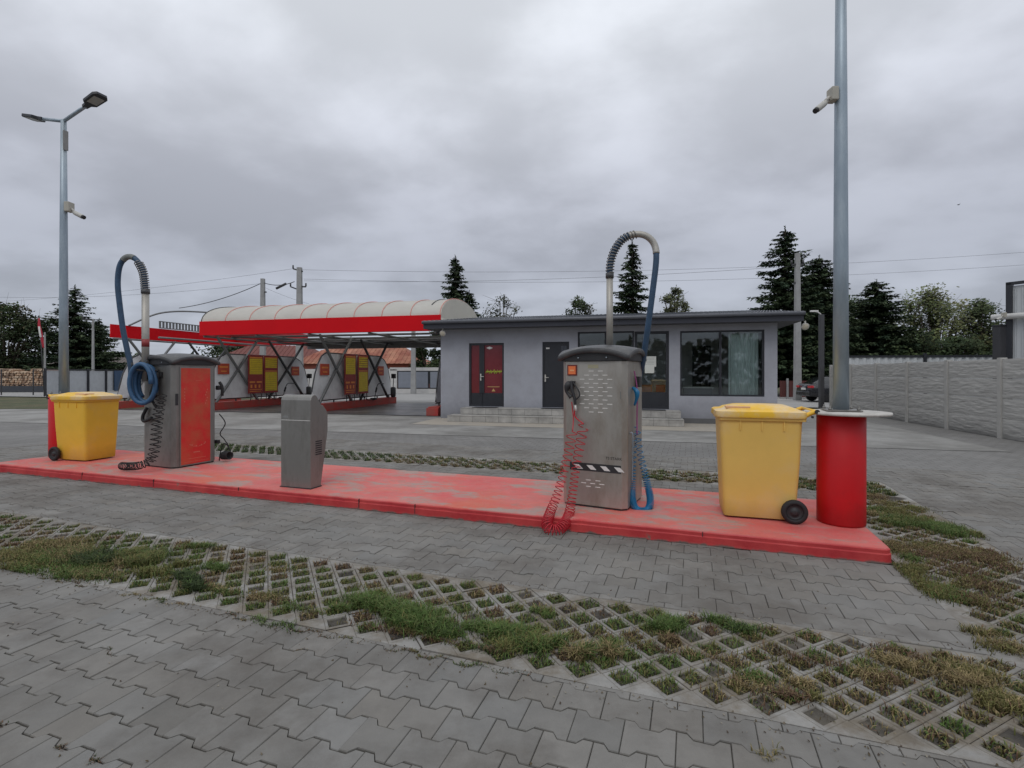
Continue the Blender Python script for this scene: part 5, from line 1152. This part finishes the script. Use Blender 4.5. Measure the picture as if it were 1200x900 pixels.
# ------------------------------------------------------------------ trees
M_bark = mat('bark', (.07, .055, .042), .95, var=.3, scale=6, bump=.02, bscale=12)
M_leaf = mat('tree_leaves', (.05, .07, .03), .75, attr='col', var=.1, scale=3, spec=.2)
def conifer(lab, u, Y, top, rad, seed, cols=((.03, .05, .028), (.048, .072, .036), (.07, .095, .048)), skew=0, base=1.0, dens=1.0, gap=.5, shape=1.0):
    r = random.Random(seed); t = thing('conifer_tree', lab, 'tree', ((u-600)/FOC*Y, Y, 0), 0, 'trees beyond the yard')
    b = MB(); b.tube([(0, 0, 0), (skew*.3, 0, top*.5), (skew, 0, top)], [.24, .16, .03], 8); b.build('trunk', M_bark, t)
    m = MB(); m.cols = []
    def spray(p, d, s, c):
        d = d.normalized(); sd_ = Vector((-d.y, d.x, 0)); sd_ = sd_.normalized() if sd_.length > .01 else Vector((1, 0, 0)); sd_ = (sd_+Vector((0, 0, r.gauss(0, .5)))).normalized()
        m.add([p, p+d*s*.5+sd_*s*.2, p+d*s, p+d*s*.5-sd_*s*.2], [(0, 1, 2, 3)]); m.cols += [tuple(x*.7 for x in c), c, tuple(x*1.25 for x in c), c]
    z = base
    while z < top-.1:
        f = (z-base)/(top-base); L_ = rad*((1-f)**shape)*(1 if f > .12 else .75+f*2)+.12; nbr = int((7+6*(1-f))*1.25)
        for k in range(nbr):
            an = r.uniform(0, 2*PI); l = L_*r.uniform(.45, 1.15)
            if r.random() < .06: l *= 1.2
            dirn = Vector((math.cos(an), math.sin(an), 0)); x0 = Vector((skew*(z/top)**1.5, 0, z+r.uniform(-.15, .15))); dr = r.uniform(.12, .38); c0 = r.choice(cols)
            nseg = max(4, int(l/.14*dens))
            for q in range(nseg):
                g = (q+r.random())/nseg; pnt = x0+dirn*l*g+Vector((0, 0, -dr*l*g*(1.25-g*.9)))
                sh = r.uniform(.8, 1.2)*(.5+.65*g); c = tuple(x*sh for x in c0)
                for _ in range(6):
                    dd = dirn*r.uniform(.3, 1)+Vector((-dirn.y, dirn.x, 0))*r.gauss(0, .8)+Vector((0, 0, r.uniform(-.7, .15)))
                    spray(pnt+Vector((r.gauss(0, .04), r.gauss(0, .04), 0)), dd, r.uniform(.2, .46)*(.65+.45*(1-f)), c)
        z += r.uniform(.14, .25)*(1+gap*.5)
    for k in range(14): spray(Vector((skew, 0, top-.45+k*.04)), Vector((r.gauss(0, .5), r.gauss(0, .5), 1)), .22, cols[0])
    m.build('crown', M_leaf, t)
def broadleaf(lab, u, Y, top, rx, seed, cols, base=1.5, n=7000, leaf=.2, nblob=26, name='broadleaf_tree', sparse=.0, ry=None, twigs=True):
    r = random.Random(seed); t = thing(name, lab, 'tree', ((u-600)/FOC*Y, Y, 0), 0, 'trees beyond the yard'); ry = ry or rx
    b = MB(); b.tube([(0, 0, 0), (.05, 0, base*.7), (.1, 0, base+.3)], [.22, .17, .13], 8)
    blobs = []
    for k in range(nblob):
        a = r.uniform(0, 2*PI); q = r.random()**.5; zz = r.random(); env = math.sqrt(max(.05, 1-(2*zz-.85)**2*.8))
        c = Vector((math.cos(a)*rx*q*env*.85, math.sin(a)*ry*q*env*.85, base+(top-base)*(.08+.84*zz))); br = rx*r.uniform(.16, .34)
        blobs.append((c, br, r.uniform(.65, 1.25), r.choice(cols)))
        b.tube(spline([(.1, 0, base*.7), tuple(c*.5+Vector((0, 0, base*.45))), tuple(c)], 4), [.09-.008*i for i in range(9)], 5)
        if twigs:
            for _ in range(3):
                e = c+Vector((r.gauss(0, 1), r.gauss(0, 1), r.gauss(.4, .8)))*br; b.tube([c, e], [.02, .006], 4)
    b.build('trunk', M_bark, t)
    m = MB(); m.cols = []
    for _ in range(n):
        c, br, sh, cc_ = r.choice(blobs); v = Vector((r.gauss(0, 1), r.gauss(0, 1), r.gauss(0, 1))); v = v.normalized()*br*r.random()**.4*(1.35 if r.random() < .12 else 1); p = c+v
        if p.z < base*.5 or p.z > top+.2: continue
        d = Vector((r.gauss(0, 1), r.gauss(0, 1), r.gauss(-.2, .7))).normalized(); e = d.orthogonal().normalized(); s = leaf*r.uniform(.6, 1.25)
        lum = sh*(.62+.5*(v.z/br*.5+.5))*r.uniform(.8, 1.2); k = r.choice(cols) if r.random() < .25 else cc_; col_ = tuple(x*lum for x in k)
        m.add([p, p+d*s*.5+e*s*.32, p+d*s, p+d*s*.5-e*s*.32], [(0, 1, 2, 3)]); m.cols += [col_]*4
    m.build('crown', M_leaf, t)
DG = ((.032, .052, .022), (.05, .075, .03), (.07, .092, .038)); OL = ((.13, .16, .06), (.16, .175, .075), (.18, .175, .08), (.10, .125, .05)); BR = ((.09, .08, .045), (.07, .08, .04), (.045, .055, .03))
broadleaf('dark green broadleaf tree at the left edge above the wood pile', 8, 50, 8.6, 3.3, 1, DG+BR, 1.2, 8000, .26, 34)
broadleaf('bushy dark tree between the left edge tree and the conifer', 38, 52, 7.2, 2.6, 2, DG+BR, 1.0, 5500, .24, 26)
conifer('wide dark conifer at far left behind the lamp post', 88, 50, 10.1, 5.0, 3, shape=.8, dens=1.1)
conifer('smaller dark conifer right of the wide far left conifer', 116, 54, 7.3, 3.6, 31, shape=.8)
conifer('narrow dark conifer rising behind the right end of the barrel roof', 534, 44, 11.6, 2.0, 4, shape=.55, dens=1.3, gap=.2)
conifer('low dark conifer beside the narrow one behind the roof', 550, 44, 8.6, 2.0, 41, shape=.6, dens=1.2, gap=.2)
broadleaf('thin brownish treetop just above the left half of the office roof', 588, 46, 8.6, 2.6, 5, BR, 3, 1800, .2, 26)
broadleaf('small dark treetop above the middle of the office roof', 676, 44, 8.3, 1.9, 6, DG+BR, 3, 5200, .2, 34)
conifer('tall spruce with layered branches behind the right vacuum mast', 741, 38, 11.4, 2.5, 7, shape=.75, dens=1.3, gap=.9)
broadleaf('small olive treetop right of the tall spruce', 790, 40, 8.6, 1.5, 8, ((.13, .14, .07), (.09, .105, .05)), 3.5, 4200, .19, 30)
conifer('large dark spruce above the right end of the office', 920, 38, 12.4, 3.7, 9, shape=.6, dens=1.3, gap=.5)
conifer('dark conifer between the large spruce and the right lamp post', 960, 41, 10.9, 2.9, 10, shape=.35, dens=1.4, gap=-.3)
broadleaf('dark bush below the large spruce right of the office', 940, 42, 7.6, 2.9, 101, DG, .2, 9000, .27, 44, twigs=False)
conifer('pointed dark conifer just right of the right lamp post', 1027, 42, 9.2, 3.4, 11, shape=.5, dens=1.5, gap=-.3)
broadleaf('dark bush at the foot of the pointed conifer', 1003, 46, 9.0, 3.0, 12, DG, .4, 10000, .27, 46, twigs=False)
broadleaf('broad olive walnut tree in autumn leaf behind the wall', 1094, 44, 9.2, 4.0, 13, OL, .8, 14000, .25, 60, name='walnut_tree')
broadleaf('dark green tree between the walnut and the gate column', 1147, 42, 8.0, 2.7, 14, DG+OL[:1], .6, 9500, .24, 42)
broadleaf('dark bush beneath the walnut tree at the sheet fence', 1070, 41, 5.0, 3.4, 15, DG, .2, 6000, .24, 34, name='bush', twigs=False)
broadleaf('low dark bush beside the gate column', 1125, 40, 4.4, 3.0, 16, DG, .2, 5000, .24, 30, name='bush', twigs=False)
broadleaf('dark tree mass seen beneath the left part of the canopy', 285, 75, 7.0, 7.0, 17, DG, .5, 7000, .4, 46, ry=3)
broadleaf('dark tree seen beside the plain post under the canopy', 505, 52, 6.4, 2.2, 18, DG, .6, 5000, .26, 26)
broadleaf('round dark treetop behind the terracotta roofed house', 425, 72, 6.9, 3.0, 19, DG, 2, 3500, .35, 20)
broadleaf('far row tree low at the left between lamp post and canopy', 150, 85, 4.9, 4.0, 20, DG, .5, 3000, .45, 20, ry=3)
# far tree belt as one mass
bt = MB(); bt.cols = []; r = random.Random(77)
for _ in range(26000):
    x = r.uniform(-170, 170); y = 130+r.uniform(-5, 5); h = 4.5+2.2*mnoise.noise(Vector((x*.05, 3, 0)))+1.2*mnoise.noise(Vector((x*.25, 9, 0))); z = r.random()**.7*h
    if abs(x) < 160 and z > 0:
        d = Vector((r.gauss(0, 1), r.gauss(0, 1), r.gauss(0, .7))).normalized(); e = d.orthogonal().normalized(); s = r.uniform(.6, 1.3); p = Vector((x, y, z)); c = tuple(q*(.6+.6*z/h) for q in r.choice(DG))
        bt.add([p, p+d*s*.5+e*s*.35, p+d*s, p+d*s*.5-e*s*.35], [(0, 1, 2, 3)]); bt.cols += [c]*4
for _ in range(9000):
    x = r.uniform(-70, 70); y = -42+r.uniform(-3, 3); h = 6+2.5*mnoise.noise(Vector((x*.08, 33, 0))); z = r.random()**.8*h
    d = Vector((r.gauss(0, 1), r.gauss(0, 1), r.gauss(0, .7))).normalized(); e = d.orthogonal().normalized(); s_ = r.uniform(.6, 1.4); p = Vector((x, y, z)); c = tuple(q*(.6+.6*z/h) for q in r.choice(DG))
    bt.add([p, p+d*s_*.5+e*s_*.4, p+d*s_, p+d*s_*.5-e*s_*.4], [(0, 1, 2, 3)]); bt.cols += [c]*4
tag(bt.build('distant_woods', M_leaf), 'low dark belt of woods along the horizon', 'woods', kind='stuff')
